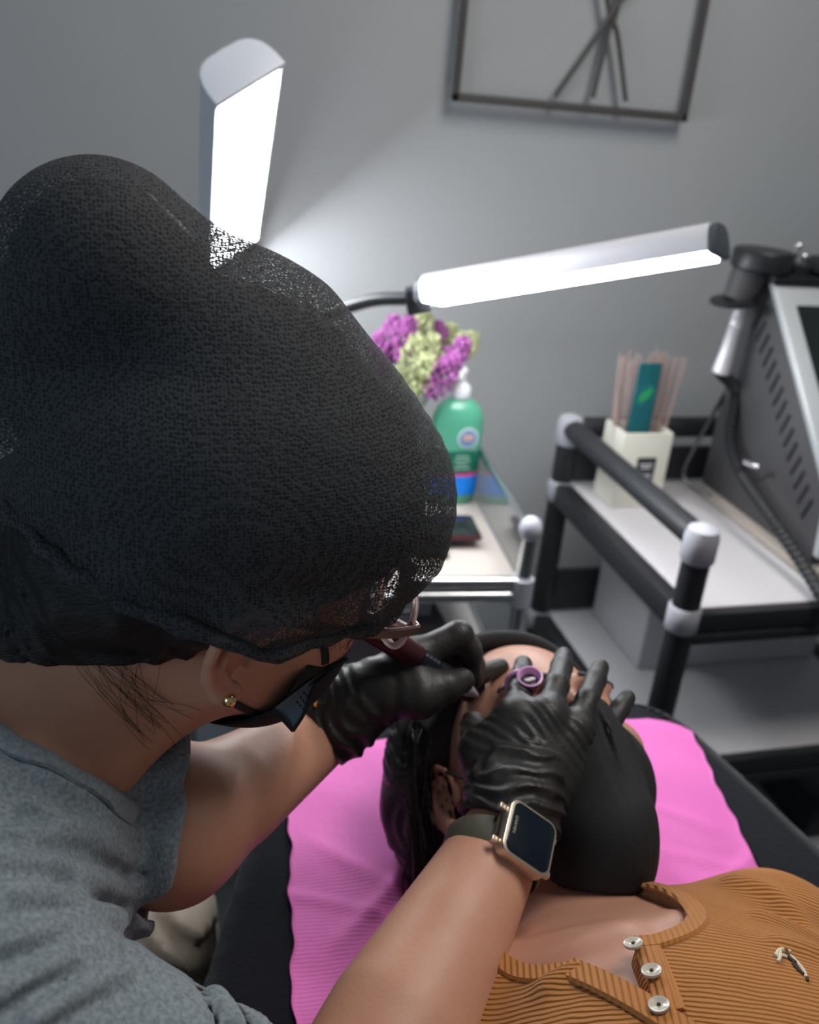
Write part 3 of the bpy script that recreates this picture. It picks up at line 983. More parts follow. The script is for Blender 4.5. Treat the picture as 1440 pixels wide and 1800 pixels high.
def bib_h(x, y):
    h = BED_TOP + 0.0035
    h += 0.0016 * math.sin(x * 61 + y * 23) * math.sin(y * 47 - x * 19)
    h += 0.0018 * math.exp(-((y - .53 - .03 * math.sin(x * 20)) / .006) ** 2)
    for (x0, y0, x1, y1, a) in ((.12, .50, .22, .585, .004), (.15, .44, .23, .51, .003), (.46, .50, .56, .56, .0035), (.44, .62, .50, .56, .003), (.12, .62, .18, .55, .0025)):
        dx, dy = x1 - x0, y1 - y0
        L2 = dx * dx + dy * dy
        t = max(0, min(1, ((x - x0) * dx + (y - y0) * dy) / L2))
        d = math.hypot(x - x0 - t * dx, y - y0 - t * dy)
        h += a * math.exp(-(d / .007) ** 2) * math.sin(math.pi * t) ** .5
    return h


def bib_edge(v, k):
    """left and right border of the paper bib at run v (0 near the client's chest, 1 at the head end)"""
    wob = .0016 * math.sin(v * 31 + k * 2) + .001 * math.sin(v * 77)
    if k == 0:
        return .070 + (.120 - .070) * v + wob + (.03 * max(0, (v - .86) / .14) ** 2)
    return .470 + (.560 - .470) * v + wob - (.05 * max(0, (v - .90) / .10) ** 2)


NU, NV = 90, 90
vs, fs = [], []
for lay in (0, 1):
    for j in range(NV + 1):
        v = j / NV
        y = .33 + (.752 - .33) * v
        for i in range(NU + 1):
            u = i / NU
            x = bib_edge(v, 0) * (1 - u) + bib_edge(v, 1) * u
            yy = y - .018 * v ** 6 * abs(u - .5) * 2
            vs.append((x, yy, bib_h(x, yy) - lay * .0012))
M1 = (NU + 1) * (NV + 1)
for j in range(NV):
    for i in range(NU):
        a = j * (NU + 1) + i
        q = (a, a + 1, a + NU + 2, a + NU + 1)
        fs.append(q)
        fs.append(tuple(M1 + k for k in reversed(q)))
for j in range(NV):
    for i in (0, NU):
        a = j * (NU + 1) + i
        q = (a, a + NU + 1, a + NU + 1 + M1, a + M1)
        fs.append(q if i else q[::-1])
for i in range(NU):
    for j in (0, NV):
        a = j * (NU + 1) + i
        q = (a, a + M1, a + 1 + M1, a + 1)
        fs.append(q if j == 0 else q[::-1])
tag(mesh_obj('paper_bib', vs, fs, PINK, smooth=True), "pink embossed paper bib spread on the dark bed under the client's head", 'bib')

# ================================================================== the client lying on the bed
cl = thing('person', (0.30, 0.2, BED_TOP), 'person lying on the bed in a rust orange ribbed shirt and black face mask', 'person')
HC = Frame((.305, .580, .880), (.07, -.27, .96), (.00, .96, .27))
CNB = (.284, .388, .852)
CSR, CSL = (.155, .365, .864), (.412, .382, .856)


def client_shirt0(P):
    t = ell(P, (.290, .200, .888), (.158, .206, .104))
    t = smin(t, cone(P, CSR, CSL, .053, .053), .05)
    t = smin(t, cone(P, (.29, .2, .86), (.295, -.16, .86), .10, .108), .08)
    for q, s in ((-1, CSR), (1, CSL)):
        t = smin(t, cone(P, CNB, s, .044, .045), .035)
        e = (s[0] + q * .045, s[1] - .27, .845)
        t = smin(t, chain(P, [s, e], [.052, .050]), .03)
    return t


def client_skin(P):
    d = head_field(P, HC)
    d = smin(d, cone(P, HC(0, -.018, -.060), CNB, .050, .053), .022)
    t = ell(P, (.290, .200, .884), (.150, .200, .098))
    t = smin(t, cone(P, CSR, CSL, .046, .046), .05)
    t = smin(t, cone(P, (.29, .2, .86), (.295, -.12, .855), .09, .10), .08)
    for q, s in ((-1, CSR), (1, CSL)):
        t = smin(t, cone(P, CNB, s, .040, .036), .03)
        t = smin(t, cone(P, (.285 + q * .018, .352, .938), (.285 + q * .105, .372, .915), .009, .008), .02)    # collar bone
    t = np.maximum(t, client_shirt0(P) + .0035)
    for q in (-1, 1):
        t = smin(t, chain(P, [(.295 + q * .08, -.18, .855), (.295 + q * .09, -.55, .85), (.295 + q * .07, -.95, .84)], [.09, .06, .045]), .06)
    for q, s in ((-1, CSR), (1, CSL)):
        e = (s[0] + q * .045, s[1] - .27, .845)
        w = (s[0] + q * -.02, s[1] - .50, .875)
        t = smin(t, chain(P, [s, e, w], [.042, .036, .026]), .02)
    return smin(d, t, .02)


soft('body', client_skin, (.06, .02, .76), (.54, .72, 1.03), .0032, SKIN_C, cl, 2)


def client_open(P):
    """neck hole and the open front slit"""
    q = P - vec(NKC)
    d = ((np.abs(q[:, 0] / NKR[0]) ** 3 + np.abs(q[:, 1] / NKR[1]) ** 3) ** (1 / 3) - 1) * .058
    a = vec(V_TIP)
    b1, b2 = vec(V_L), vec(V_R)
    x, y = P[:, 0], P[:, 1]

    def edge(p, s):
        n = np.array([-(s[1] - p[1]), s[0] - p[0]])
        n = n / np.linalg.norm(n)
        return (x - p[0]) * n[0] + (y - p[1]) * n[1]
    v = np.maximum(edge(a, b1), -edge(a, b2))
    v = np.maximum(v, y - .345)
    return smin(d, v, .006)


NKC, NKR = (.252, .407, .90), (.062, .077)
V_TIP, V_L, V_R = (0.2411, 0.2860, 0.9850), (0.2235, 0.3321, 0.9650), (0.2552, 0.3321, 0.9620)
CLF = [[(0.3523, 0.3438, 0.9400), (0.3755, 0.3376, 0.9300), (0.3925, 0.3281, 0.9200)], [(0.3335, 0.3023, 0.9500), (0.3518, 0.2959, 0.9500), (0.3556, 0.2907, 0.9500)], [(0.3818, 0.4041, 0.9100), (0.3984, 0.3812, 0.9100), (0.3972, 0.3401, 0.9200)],
       [(0.2028, 0.3265, 0.9500), (0.2300, 0.3252, 0.9500), (0.2430, 0.3154, 0.9500)], [(0.1213, 0.4111, 0.8800), (0.1331, 0.4133, 0.8800), (0.1404, 0.4119, 0.8800)]]
CLF = [snap(client_shirt0, bez(f, 4))[0] for f in CLF]


def client_shirt(P):
    d = client_shirt0(P)
    for f in CLF:
        d = smin(d, chain(P, f, [.0035] * len(f)), .014)
    d = d + .0012 * noise(P, 28, 2)
    return smax(d, -client_open(P), .002)


shirt = soft('shirt', client_shirt, (.05, -.02, .76), (.56, .48, 1.0), .0030, ORANGE, cl, 1)
# neckband, following the edge of the hole
def drop(fn, xy, off=0.0, top=1.06):
    """Fall straight down onto a surface."""
    P = np.array([(x, y, top) for x, y in xy], dtype=F32)
    for _ in range(90):
        P[:, 2] -= np.clip(fn(P) - off, -.01, .01) * .7
    return P, grad(fn, P)


rim = []
for k in range(49):
    t = math.radians(40 - 260 * k / 48)
    c_, s_ = math.cos(t), math.sin(t)
    rim.append((NKC[0] + (NKR[0] + .004) * math.copysign(abs(c_) ** (2 / 3), c_), NKC[1] + (NKR[1] + .004) * math.copysign(abs(s_) ** (2 / 3), s_)))
VT, VL, VR = Vector(V_TIP), Vector(V_L), Vector(V_R)
rim1 = [p for k, p in enumerate(rim) if k < 30 and p[0] > VR.x + .002]
rim2 = [p for k, p in enumerate(rim) if k > 18 and p[0] < VL.x - .001]
for rr_ in (rim1 + [(VR.x + .001, VR.y - .002)], [(VL.x, VL.y - .002)] + rim2):
    P_, N_ = drop(client_shirt0, rr_, .0006)
    ribbon(P_, N_, .013, .0038, 'neckband', ORANGE2, shirt)
ext = VT + (VT - VL).normalized() * .12
sl_ = Vector((-(VT - VL).y, (VT - VL).x, 0)).normalized()
sl_ = sl_ if sl_.x < 0 else -sl_
P_, N_ = drop(client_shirt0, [tuple((VL.lerp(ext, k / 24) + sl_ * .0065)[:2]) for k in range(25)], .0016)
ribbon(P_, N_, .016, .0042, 'placket', ORANGE2, shirt)
P_, N_ = drop(client_shirt0, [tuple((VR.lerp(VT + (VT - VR) * .25, k / 14) + Vector((.0075, 0, 0)))[:2]) for k in range(15)], .0004)
ribbon(P_, N_, .015, .0035, 'placket', ORANGE2, shirt)
for p in ((0.2795, 0.3609, 0.9250), (0.2696, 0.3262, 0.9450), (0.2532, 0.2937, 0.9620)):
    q, n = cast(client_shirt0, [p], .0042)
    q, n = Vector(q[0].tolist()), Vector(n[0].tolist())
    bt_ = MB().lathe(q, [(.0052, 0), (.0056, .0008), (.0054, .0018), (.0040, .0016), (.0032, .0011), (.0, .0011)], n, 20).build('button', PEARL, shirt)
    MB().lathe(q + n * .0012, [(.0011, 0), (.0009, .0006)], n, 8).build('thread', THREADD, bt_)


# stitched mark on the chest
def stitch(pts, r, m):
    q, n = cast(client_shirt0, bez(pts, 5), .0012)
    MB().tube(q.tolist(), r, 6).build('stitched_mark', m, shirt)


stitch([(0.3544, 0.3265, 0.9400), (0.3578, 0.3292, 0.9400), (0.3632, 0.3299, 0.9400), (0.3652, 0.3270, 0.9400)], .0011, THREAD)
stitch([(0.3599, 0.3305, 0.9400), (0.3572, 0.3260, 0.9400), (0.3533, 0.3226, 0.9400)], .0010, THREAD)
stitch([(0.3541, 0.3266, 0.9400), (0.3582, 0.3262, 0.9400), (0.3610, 0.3245, 0.9400)], .0009, THREAD)
stitch([(0.3634, 0.3290, 0.9400), (0.3622, 0.3239, 0.9400), (0.3638, 0.3199, 0.9400)], .0010, THREADD)
stitch([(0.3636, 0.3248, 0.9400), (0.3648, 0.3197, 0.9400), (0.3651, 0.3140, 0.9400), (0.3639, 0.3095, 0.9400)], .0010, THREAD)
stitch([(0.3620, 0.3202, 0.9400), (0.3627, 0.3145, 0.9400), (0.3644, 0.3102, 0.9400), (0.3631, 0.3073, 0.9400)], .0008, THREADD)


def client_trousers(P):
    t = cone(P, (.295, -.10, .86), (.295, -.25, .86), .108, .12)
    for q in (-1, 1):
        t = smin(t, chain(P, [(.295 + q * .08, -.2, .865), (.295 + q * .09, -.55, .855), (.295 + q * .07, -.95, .845)], [.10, .075, .055]), .05)
    return t


soft('trousers', client_trousers, (.05, -1.04, .72), (.54, .02, 1.02), .008, DENIM, cl, 2)


def client_hair(P):
    r, f, u = HC.loc(P)
    A = HC.ax()
    d = ell(P, HC(.006, -.020, .016), (.092, .090, .106), A)
    d = smin(d, ell(P, HC(-.058, -.040, -.010), (.032, .034, .085), A), .03)
    d = smin(d, ell(P, HC(.072, -.050, -.006), (.034, .034, .105), A), .03)
    d = smin(d, chain(P, [HC(.06, .02, .085), HC(.088, -.02, .06), HC(.098, -.065, .0), HC(.075, -.085, -.10)], [.014, .020, .022, .012]), .025)
    d = d + .0025 * np.sin(r * 420 + 26 * noise(P, 22, 5)) * .5 + .003 * noise(P, 35, 9)
    # hairline: keep the face and the ear free
    d = smax(d, f - .070 + np.clip(.085 - u, 0, 1) * 0.95, .012)
    d = smax(d, -ell(P, HC(.086, -.006, -.030), (.020, .026, .040), A), .006)
    d = smax(d, -ell(P, HC(-.086, -.002, -.028), (.022, .026, .036), A), .006)
    return d


soft('hair', client_hair, (.15, .40, .775), (.42, .74, 1.0), .0026, HAIR_C, cl, 1)
hb = [HC(-.078, -.01, .050), HC(-.060, .018, .084), HC(-.03, .030, .106), HC(.005, .034, .112), HC(.04, .030, .106), HC(.070, .012, .085), HC(.088, -.02, .06)]
MB().tube(bez(hb, 6), [.011] * 37, 12, flat=.8).build('headband', MASKB, cl)
b = MB()
for k in range(70):
    a = rnd.uniform(0, 1)
    p0 = HC(.070 + .02 * a + rnd.uniform(-.01, .012), .030 - .05 * a + rnd.uniform(-.01, .01), .080 - .03 * a)
    p1 = HC(.094 + rnd.uniform(-.008, .012), -.010 + rnd.uniform(-.03, .02), .03 + rnd.uniform(-.02, .02))
    p2 = HC(.095 + rnd.uniform(-.012, .018), -.055 + rnd.uniform(-.03, .02), -.05 + rnd.uniform(-.03, .03))
    b.tube(bez([p0, p1, p2], 5), .0006, 4, cap=False)
tag(b.build('loose_hair', HAIR_C, cl), kind='stuff')


def client_mask(P):
    r, f, u = HC.loc(P)
    A = HC.ax()
    d = ell(P, HC(0, .030, -.052), (.0705, .080, .060), A)
    d = smin(d, ell(P, HC(.008, .056, -.116), (.040, .056, .044), A), .03)
    d = smin(d, cone(P, HC(0, .112, -.030), HC(0, .098, -.105), .010, .012), .035)
    d = d + .0006 * np.sin(np.abs(r) * 900) * np.clip(1 - np.abs(r) * 60, 0, 1)
    d = smin(d, chain(P, [HC(0, .122, -.020), HC(0, .128, -.055), HC(0, .114, -.112), HC(0, .090, -.148)], [.0016] * 4), .004)     # seam
    d = d + .0010 * noise(P, 30, 4)
    d = smax(d, u + .014 - np.abs(r) * .10 + np.clip(.09 - f, 0, 1) * .30, .003)
    d = smax(d, .004 - f + np.abs(u + .06) * .12, .003)
    d = smax(d, -(client_skin(P) - .0010), .001)
    return d


cm = soft('face_mask', client_mask, (.20, .39, .85), (.41, .60, 1.04), .0021, MASKB, cl, 1)
for s in (1, -1):
    lp = [HC(s * .070, .028, -.030), HC(s * .077, .012, -.012), HC(s * .0815, -.006, .004), HC(s * .086, -.024, .004), HC(s * .088, -.034, -.016), HC(s * .080, -.026, -.045), HC(s * .070, .010, -.075)]
    MB().tube(bez(lp, 6), .0014, 8).build('ear_loop', MASKB, cm)
for s in (-1, 1):
    q, n = snap(client_skin, bez([HC(s * .012, .100, .017), HC(s * .032, .095, .023), HC(s * .054, .080, .017)], 5), .0006)
    ribbon(q, n, [.003, .0045, .006, .0065, .007, .007, .0065, .006, .005, .0035, .002], .0012, 'eyebrow', HAIR_C, cl)


# ================================================================== the practitioner
pr = thing('person', (-.22, .35, 0), 'person with a black hair net and grey T-shirt leaning over the bed, wearing black gloves', 'person')
HP = Frame((.042, .508, 1.141), (0.937, 0.234, -0.259), (0.289, -0.107, 0.951))
A_ = HP.ax()
NB = Vector((-0.0841, 0.4624, 1.0413))
SR, SL = Vector((-.107, .313, 1.012)), Vector((-.105, .600, 1.015))
ER, EL = Vector((0.0690, 0.2788, 0.8966)), Vector((0.0032, 0.4646, 0.9611))
WR, WL = Vector((0.2310, 0.4595, 0.9392)), Vector((0.1189, 0.5766, 0.9388))
PEL = Vector((-.30, .355, .60))


CHEST = Vector((-.122, .432, .955))


def tee0(P):
    t = chain(P, [CHEST, Vector((-.165, .395, .84)), PEL + Vector((-.02, 0, .03))], [.102, .112, .122], .05)
    t = smin(t, cone(P, SR, SL, .056, .054), .06)
    t = smin(t, cone(P, NB + Vector((-.012, 0, -.02)), SR, .058, .056), .05)
    t = smin(t, cone(P, NB + Vector((-.012, 0, -.02)), SL, .058, .052), .05)
    return smin(t, cone(P, SR, SR.lerp(ER, .72), .060, .060), .035)


def pr_skin(P):
    d = head_field(P, HP, .96, ears=False)
    d = smin(d, cone(P, HP(0, -.035, -.060), NB, .052, .052), .03)
    d = smin(d, cone(P, HP(.035, -.01, -.085), NB + Vector((.035, -.03, -.01)), .016, .016), .03)
    t = chain(P, [NB + Vector((-.05, 0, -.08)), Vector((-.19, .395, .85)), PEL], [.080, .095, .10], .05)
    t = smin(t, cone(P, SR, SL, .045, .045), .05)
    t = smin(t, cone(P, NB, SR, .045, .04), .04)
    t = smin(t, cone(P, NB, SL, .045, .04), .04)
    t = np.maximum(t, tee0(P) + .006)
    a = chain(P, [SR, ER], [.048, .043])
    mr = ER.lerp(WR, .35)
    a = smin(a, chain(P, [ER, mr, WR], [.043, .0445, .0275]), .02)
    b = chain(P, [SL, EL], [.047, .042])
    ml = EL.lerp(WL, .35)
    b = smin(b, chain(P, [EL, ml, WL], [.040, .0385, .0265]), .02)
    d = smin(d, t, .03)
    return np.minimum(smin(d, a, .02), b)


V_, F_ = surf(pr_skin, (-.45, .17, .50), (.27, .66, 1.34), .0036, 2)
for q_ in (1, -1):
    ec = HP(q_ * .085, -.01, -.02)
    EV, EF = surf(lambda P: smax(ear_field(P, HP, q_, .98), -ell(P, HP(0, -.012, .022), (.066, .088, .088), A_), .002),
                  tuple(ec - Vector((.055, .055, .055))), tuple(ec + Vector((.055, .055, .055))), .0010, 2)
    F_ = np.concatenate([F_, EF + len(V_)])
    V_ = np.concatenate([V_, EV])
mesh_obj('body', V_, F_, SKIN_P, pr, smooth=True)
ep = HP(.0870, -.011, -.0445)
MB().sphere(ep, .0042, 20, 14).build('earring', GOLD, pr)


GAP = (0.0607, 0.5137, 1.3122)
BUN, BRW, OCC, TOPM = (-0.0227, 0.5044, 1.3006), (0.1034, 0.4878, 1.1763), (-0.0570, 0.5165, 1.2443), (0.0458, 0.5072, 1.2411)


def net0(P):
    d = ell(P, HP(0, -.008, .038), (.097, .122, .106), A_)
    d = smin(d, cone(P, BUN, BRW, .046, .060), .012)
    d = smin(d, cone(P, BUN, TOPM, .045, .066), .012)
    d = smin(d, cone(P, TOPM, BRW, .066, .060), .03)
    d = smin(d, cone(P, BUN, OCC, .045, .046), .03)
    for q in (-1, 1):                                    # the net bulges over the ear tips
        d = smin(d, ell(P, HP(q * .086, -.012, .012), (.011, .020, .013), A_), .02)
    return d


# hair under the net and at the nape
def pr_hair(P):
    r, f, u = HP.loc(P)
    core = smax(net0(P) + .0115, -ell(P, GAP, (.034, .034, .034)), .015)
    core = smax(core, f - .098 + np.clip(.055 - u, 0, 1) * .7, .015)
    core = smax(core, .012 - u + np.clip(-f, 0, 1) * .26, .012)
    d = smin(ell(P, HP(0, -.018, .026), (.080, .094, .092), A_), core, .015)
    d = smin(d, cone(P, HP(0, -.060, .0), HP(-.005, -.096, -.085), .062, .046), .04)
    d = d + .0028 * noise(P, 120, 17) * np.clip(-u * 40, 0, 1) + .0016 * np.sin(420 * (u * .8 + f * .5) + 20 * noise(P, 18, 3)) + .002 * noise(P, 30, 8)
    d = smax(d, f - .075 + np.clip(.055 - u, 0, 1) * 1.05, .012)
    d = smax(d, -(u + .060 + .010 * noise(P, 45, 19) + (f + .045) * np.where(f > -.045, 1, -.7)), .012)
    d = smax(d, -ell(P, HP(.09, -.004, -.028), (.030, .026, .036), A_), .008)
    return d


soft('hair', pr_hair, (-.18, .28, 1.02), (.22, .66, 1.40), .0034, HAIR, pr, 1)


def net_fn(P):
    r, f, u = HP.loc(P)
    low = np.clip((.075 - (u - .10 * f)) / .10, 0, 1)
    n1 = noise(P, 26, 11)
    n2 = noise(P, 58, 12)
    d = net0(P) - .003 * low + .0105 * low * n1 + .0052 * low * n2
    fr = np.clip(f * 10 - .2, 0, 1)
    return d + .0006 * np.sin(650 * (r * .35 + f * .45 - u * .6) + 9 * n1) * fr * (1 - low * .6) + .0007 * noise(P, 22, 15)


def net_edge(P):
    r, f, u = HP.loc(P)
    return u + .006 - .10 * np.clip(f, -1, .2) + np.clip(-f, 0, 1) * (-.26) + .004 * noise(P, 60, 14)


def keep(V, F, inside):
    """Only the faces whose middle lies where inside > 0."""
    C = V[F].mean(1).astype(F32)
    F = F[inside(C) > 0]
    used = np.unique(F)
    m = np.full(len(V), -1)
    m[used] = np.arange(len(used))
    return V[used], m[F]


V_, F_ = keep(*surf(net_fn, (-.19, .27, 1.06), (.22, .66, 1.40), .0022, 2), net_edge)
mesh_obj('hair_net', V_, F_, NET, pr, smooth=True)
# gathered elastic edge
edge_pts = []
for k in range(73):
    t = 2 * math.pi * k / 72
    f_, r_ = .128 * math.cos(t), .10 * math.sin(t)
    u_ = -.004 + .10 * f_ + (max(0, -f_) * .26)
    edge_pts.append(HP(r_, f_, u_))
q_, n_ = snap(net0, edge_pts, .001)
b = MB()
b.tube([Vector(x.tolist()) + HP.u * rnd.uniform(-.003, .002) for x in q_[:-1]], [.0048 + .0022 * math.sin(i * 1.7) * math.sin(i * .61) for i in range(72)], 10, closed=True)
b.build('net_elastic', NET, pr)

# loose wisps at the nape and temple
b = MB()
for k in range(48):
    if k < 26:
        a = rnd.uniform(0, 1)
        q, n = snap(pr_skin, bez([HP(.064 - .05 * a, -.050 - .045 * a, -.020 - .02 * a), HP(.062 - .045 * a + rnd.uniform(-.01, .01), -.050 - .035 * a + rnd.uniform(-.012, .012), -.058 + rnd.uniform(-.02, .01)),
                                  HP(.055 - .03 * a + rnd.uniform(-.012, .015), -.040 + rnd.uniform(-.03, .03), -.088 + rnd.uniform(-.03, .02))], 5), .0012)
        b.tube(q.tolist(), .00012, 3, cap=False)
        continue
    else:
        p0 = HP(.074 + rnd.uniform(0, .004), .020 + rnd.uniform(-.02, .04), .012)
        p1 = p0 + HP.u * -.010 + HP.f * rnd.uniform(-.006, .006)
        p2 = p0 + HP.u * -.026 + HP.f * rnd.uniform(-.012, .012) + HP.r * .002
    b.tube(bez([p0, p1, p2], 4), .00016, 3, cap=False)
tag(b.build('hair_wisps', HAIR, pr), kind='stuff')


# face mask of the practitioner
def pmask_shell(P):
    d = ell(P, HP(0, .028, -.058), (.066, .070, .056), A_)
    d = smin(d, cone(P, HP(0, .100, -.034), HP(0, .088, -.090), .011, .012), .03)
    return smin(d, ell(P, HP(0, .036, -.088), (.045, .054, .031), A_), .03) + .0007 * noise(P, 40, 21)


def pmask_in(P):
    r, f, u = HP.loc(P)
    return np.minimum(-(u + .012 + np.clip(.095 - f, 0, 1) * .34), f - .040 + np.clip(-.070 - u, 0, 1) * .9 - np.clip(u + .06, 0, 1) * .3)


ce = HP(0, .05, -.065)
V_, F_ = keep(*surf(pmask_shell, tuple(ce - Vector((.12, .12, .12))), tuple(ce + Vector((.12, .12, .12))), .0018, 1), pmask_in)
pm = mesh_obj('face_mask', V_, F_, MASKB, pr, smooth=True)
mesh_obj('mask_lining', V_ - grad(pmask_shell, V_.astype(F32)) * .0014, F_[:, ::-1], MASKG, pm, smooth=True)
for s in (1, -1):
    q, n = snap(pr_skin, bez([HP(s * .07, .056, -.040), HP(s * .078, .040, -.005), HP(s * .078, .026, .020)], 8), .0012)
    ribbon(q, n, .005, .0014, 'ear_loop', MASKB, pm)
    q, n = snap(pr_skin, bez([HP(s * .06, .040, -.098), HP(s * .072, .012, -.072), HP(s * .078, -.004, -.056)], 8), .0012)
    ribbon(q, n, .005, .0014, 'ear_loop', MASKB, pm)


# the mask's loose side edge, standing off the cheek so that the grey lining shows
face_ = lambda P: np.minimum(pr_skin(P), pmask_shell(P))
fl = [Vector(p) for p in cast(face_, [(0.1056, 0.4610, 1.0852), (0.0959, 0.4607, 1.0785), (0.0859, 0.4602, 1.0712), (0.0748, 0.4594, 1.0625), (0.0641, 0.4586, 1.0542)], .0012)[0].tolist()]
EYE = Vector((0, 0, 1.4))


def beside(p, ref, more):
    """The point on the sight line of p as far off as ref."""
    v = Vector(p) - EYE
    return EYE + v * (((ref - EYE).length + more) / v.length)


fo = [beside(p, q, m) for p, q, m in (((0.1078, 0.4602, 1.0851), fl[0], 0), ((0.0975, 0.4597, 1.0774), fl[1], .004), ((0.0877, 0.4580, 1.0676), fl[2], .006), ((0.0827, 0.4533, 1.0546), fl[3], .006), ((0.0752, 0.4501, 1.0432), fl[4], .004))]
fm = bez([Vector(p) for p in fl], 4)
fn_ = bez([Vector(p) for p in fo], 4)
vs, fs = [], []
for p, q in zip(fm, fn_):
    for k in range(5):
        t = k / 4
        vs.append(p.lerp(q, t) + Vector((.10, .80, -.30)).normalized() * (.003 * math.sin(math.pi * t)))
n5 = len(fm)
for i in range(n5 - 1):
    for k in range(4):
        fs.append((i * 5 + k, i * 5 + k + 1, i * 5 + 6 + k, i * 5 + 5 + k))
MB().add(vs, fs).build('mask_lining', MASKG, pm)
MB().add([Vector(v) + Vector((.10, .80, -.35)).normalized() * .0016 for v in vs], fs).build('outer_layer', MASKB, pm)
MB().tube(fn_, .0012, 6).build('edge_seam', MASKB, pm)
MB().tube([fl[4], fl[4].lerp(fo[4], .5), fo[4]], .0012, 6).build('edge_seam', MASKB, pm)
for i in range(8):
    for r_ in (.40, .62, .82):
        c = fm[10 + i // 2].lerp(fn_[10 + i // 2], r_ + (.06 if i % 2 else 0))
        if i < 6:
            MB().sphere(c + Vector((-.1, -.8, .35)).normalized() * .0004, .0006, 6, 4).build('weld_dot', MASKB, pm)


# ------------------------------------------------------------------ T-shirt
HEM_A, HEM_B, HEM_C = (Vector(p) for p in ((0.0123, 0.4919, 0.9953), (-0.0045, 0.4381, 0.9439), (0.0099, 0.4205, 1.0076)))
HEM_N = (HEM_A - HEM_B).cross(HEM_C - HEM_B)
if HEM_N.dot(WL - EL) < 0:
    HEM_N = -HEM_N
SLE = Vector((0.0187, 0.4608, 0.9701))


def tee_sleeve(P):
    s = smin(cone(P, SL, SLE, .056, .053), cone(P, SL, EL, .058, .058), .01)
    s = smax(s, plane(P, HEM_B, HEM_N), .003)
    s = smax(s, -cone(P, EL.lerp(WL, -.12), EL.lerp(WL, .5), .044, .040), .002)
    q = (P - vec(SL)) @ vec((EL - SL).normalized())
    return s + .0022 * np.sin(q * 150 + 6 * noise(P, 20, 33)) + .002 * noise(P, 30, 34)


FOLDS = [
    ([(40, 1462), (130, 1462), (205, 1492), (262, 1545), (300, 1610)], .006),
    ([(50, 1405), (130, 1440), (220, 1462), (270, 1525)], .005),
    ([(140, 1545), (215, 1562), (285, 1620), (318, 1652)], .006),
    ([(0, 1745), (100, 1690), (200, 1652), (300, 1640), (330, 1655)], .006),
    ([(322, 1650), (345, 1690), (395, 1760), (420, 1800)], .006),
    ([(60, 1330), (130, 1385), (200, 1420), (250, 1430)], .0025),
    ([(0, 1500), (90, 1510), (170, 1535), (230, 1590)], .005),
    ([(20, 1650), (120, 1625), (210, 1615), (290, 1632)], .005),
    ([(60, 1790), (150, 1730), (240, 1690), (315, 1680)], .006),
    ([(20, 1560), (110, 1570), (190, 1600), (260, 1640)], .005),
]
FOLD3 = []
RAYM = Matrix((RX, -UP, -BK)).transposed()
for pts, r_ in FOLDS:
    far = [Vector((0, 0, 1.4)) + RAYM @ Vector(((x - 720) / 1650, (y - 900) / 1650, 1)) * .44 for x, y in pts]
    q, n = cast(tee0, bez(far, 4))
    q = q[tee0(q) < .012]
    q = q[:max(3, int(len(q) * .88))]
    if len(q) > 2:
        FOLD3.append((q, r_))


def tee_full(P):
    d = tee0(P)
    for q, r_ in FOLD3:
        e = chain(P, q, [0.0] * len(q))
        d = d - r_ * np.exp(-(e / .0052) ** 2) + r_ * .45 * np.exp(-((e - .010) / .0045) ** 2)
    return d + .0030 * noise(P, 16, 31) + .0008 * noise(P, 45, 32)


def tee_hole(P):
    n1 = (HP(0, 0, 0) - NB).normalized()
    return cone(P, NB - n1 * .03, NB + n1 * .12, .056, .070)


def tee(P):
    d = smin(smax(tee_full(P), -tee_hole(P), .006), tee_sleeve(P), .018)
    ax = (ER - SR).normalized()
    h = SR.lerp(ER, .70)
    d = smax(d, -cone(P, h - ax * .05, h + ax * .08, .056, .056), .003)
    d = smax(d, -smax(cone(P, h, h + ax * .1, .075, .075), -plane(P, h, ax), .001), .003)
    return d


ts = soft('t_shirt', tee, (-.47, .16, .52), (.14, .66, 1.17), .0027, SHIRT, pr, 1)
n1 = (HP(0, 0, 0) - NB).normalized()
o1 = n1.orthogonal().normalized()
o2 = n1.cross(o1)
ring = []
for k in range(48):
    t = 2 * math.pi * k / 48
    ring.append(NB + n1 * .008 + (o1 * math.cos(t) + o2 * math.sin(t)) * .060)
q, n = snap(tee_full, ring, .001)
MB().tube([Vector(x.tolist()) for x in q], .0065, 10, closed=True, flat=.5, nrm=[tuple(x) for x in n.tolist()]).build('collar', RIB, ts)


# ------------------------------------------------------------------ trousers, shoes, stool
KL, KR = Vector((-.035, .640, .668)), Vector((-.09, .10, .64))


def trousers(P):
    t = cone(P, PEL + Vector((0, -.05, -.04)), PEL + Vector((0, .08, -.04)), .125, .125)
    for k, hip in ((KL, PEL + Vector((.03, .09, -.03))), (KR, PEL + Vector((.03, -.09, -.03)))):
        d = chain(P, [hip, k, k + Vector((-.03, 0, -.52))], [.095, .072, .055], .03)
        t = smin(t, d, .05)
    return t + .005 * np.sin(260 * (P[:, 2] + P[:, 0] * .8) + 9 * noise(P, 9, 41)) * np.clip(P[:, 0] * 4 + .9, 0, 1) + .003 * noise(P, 18, 42)


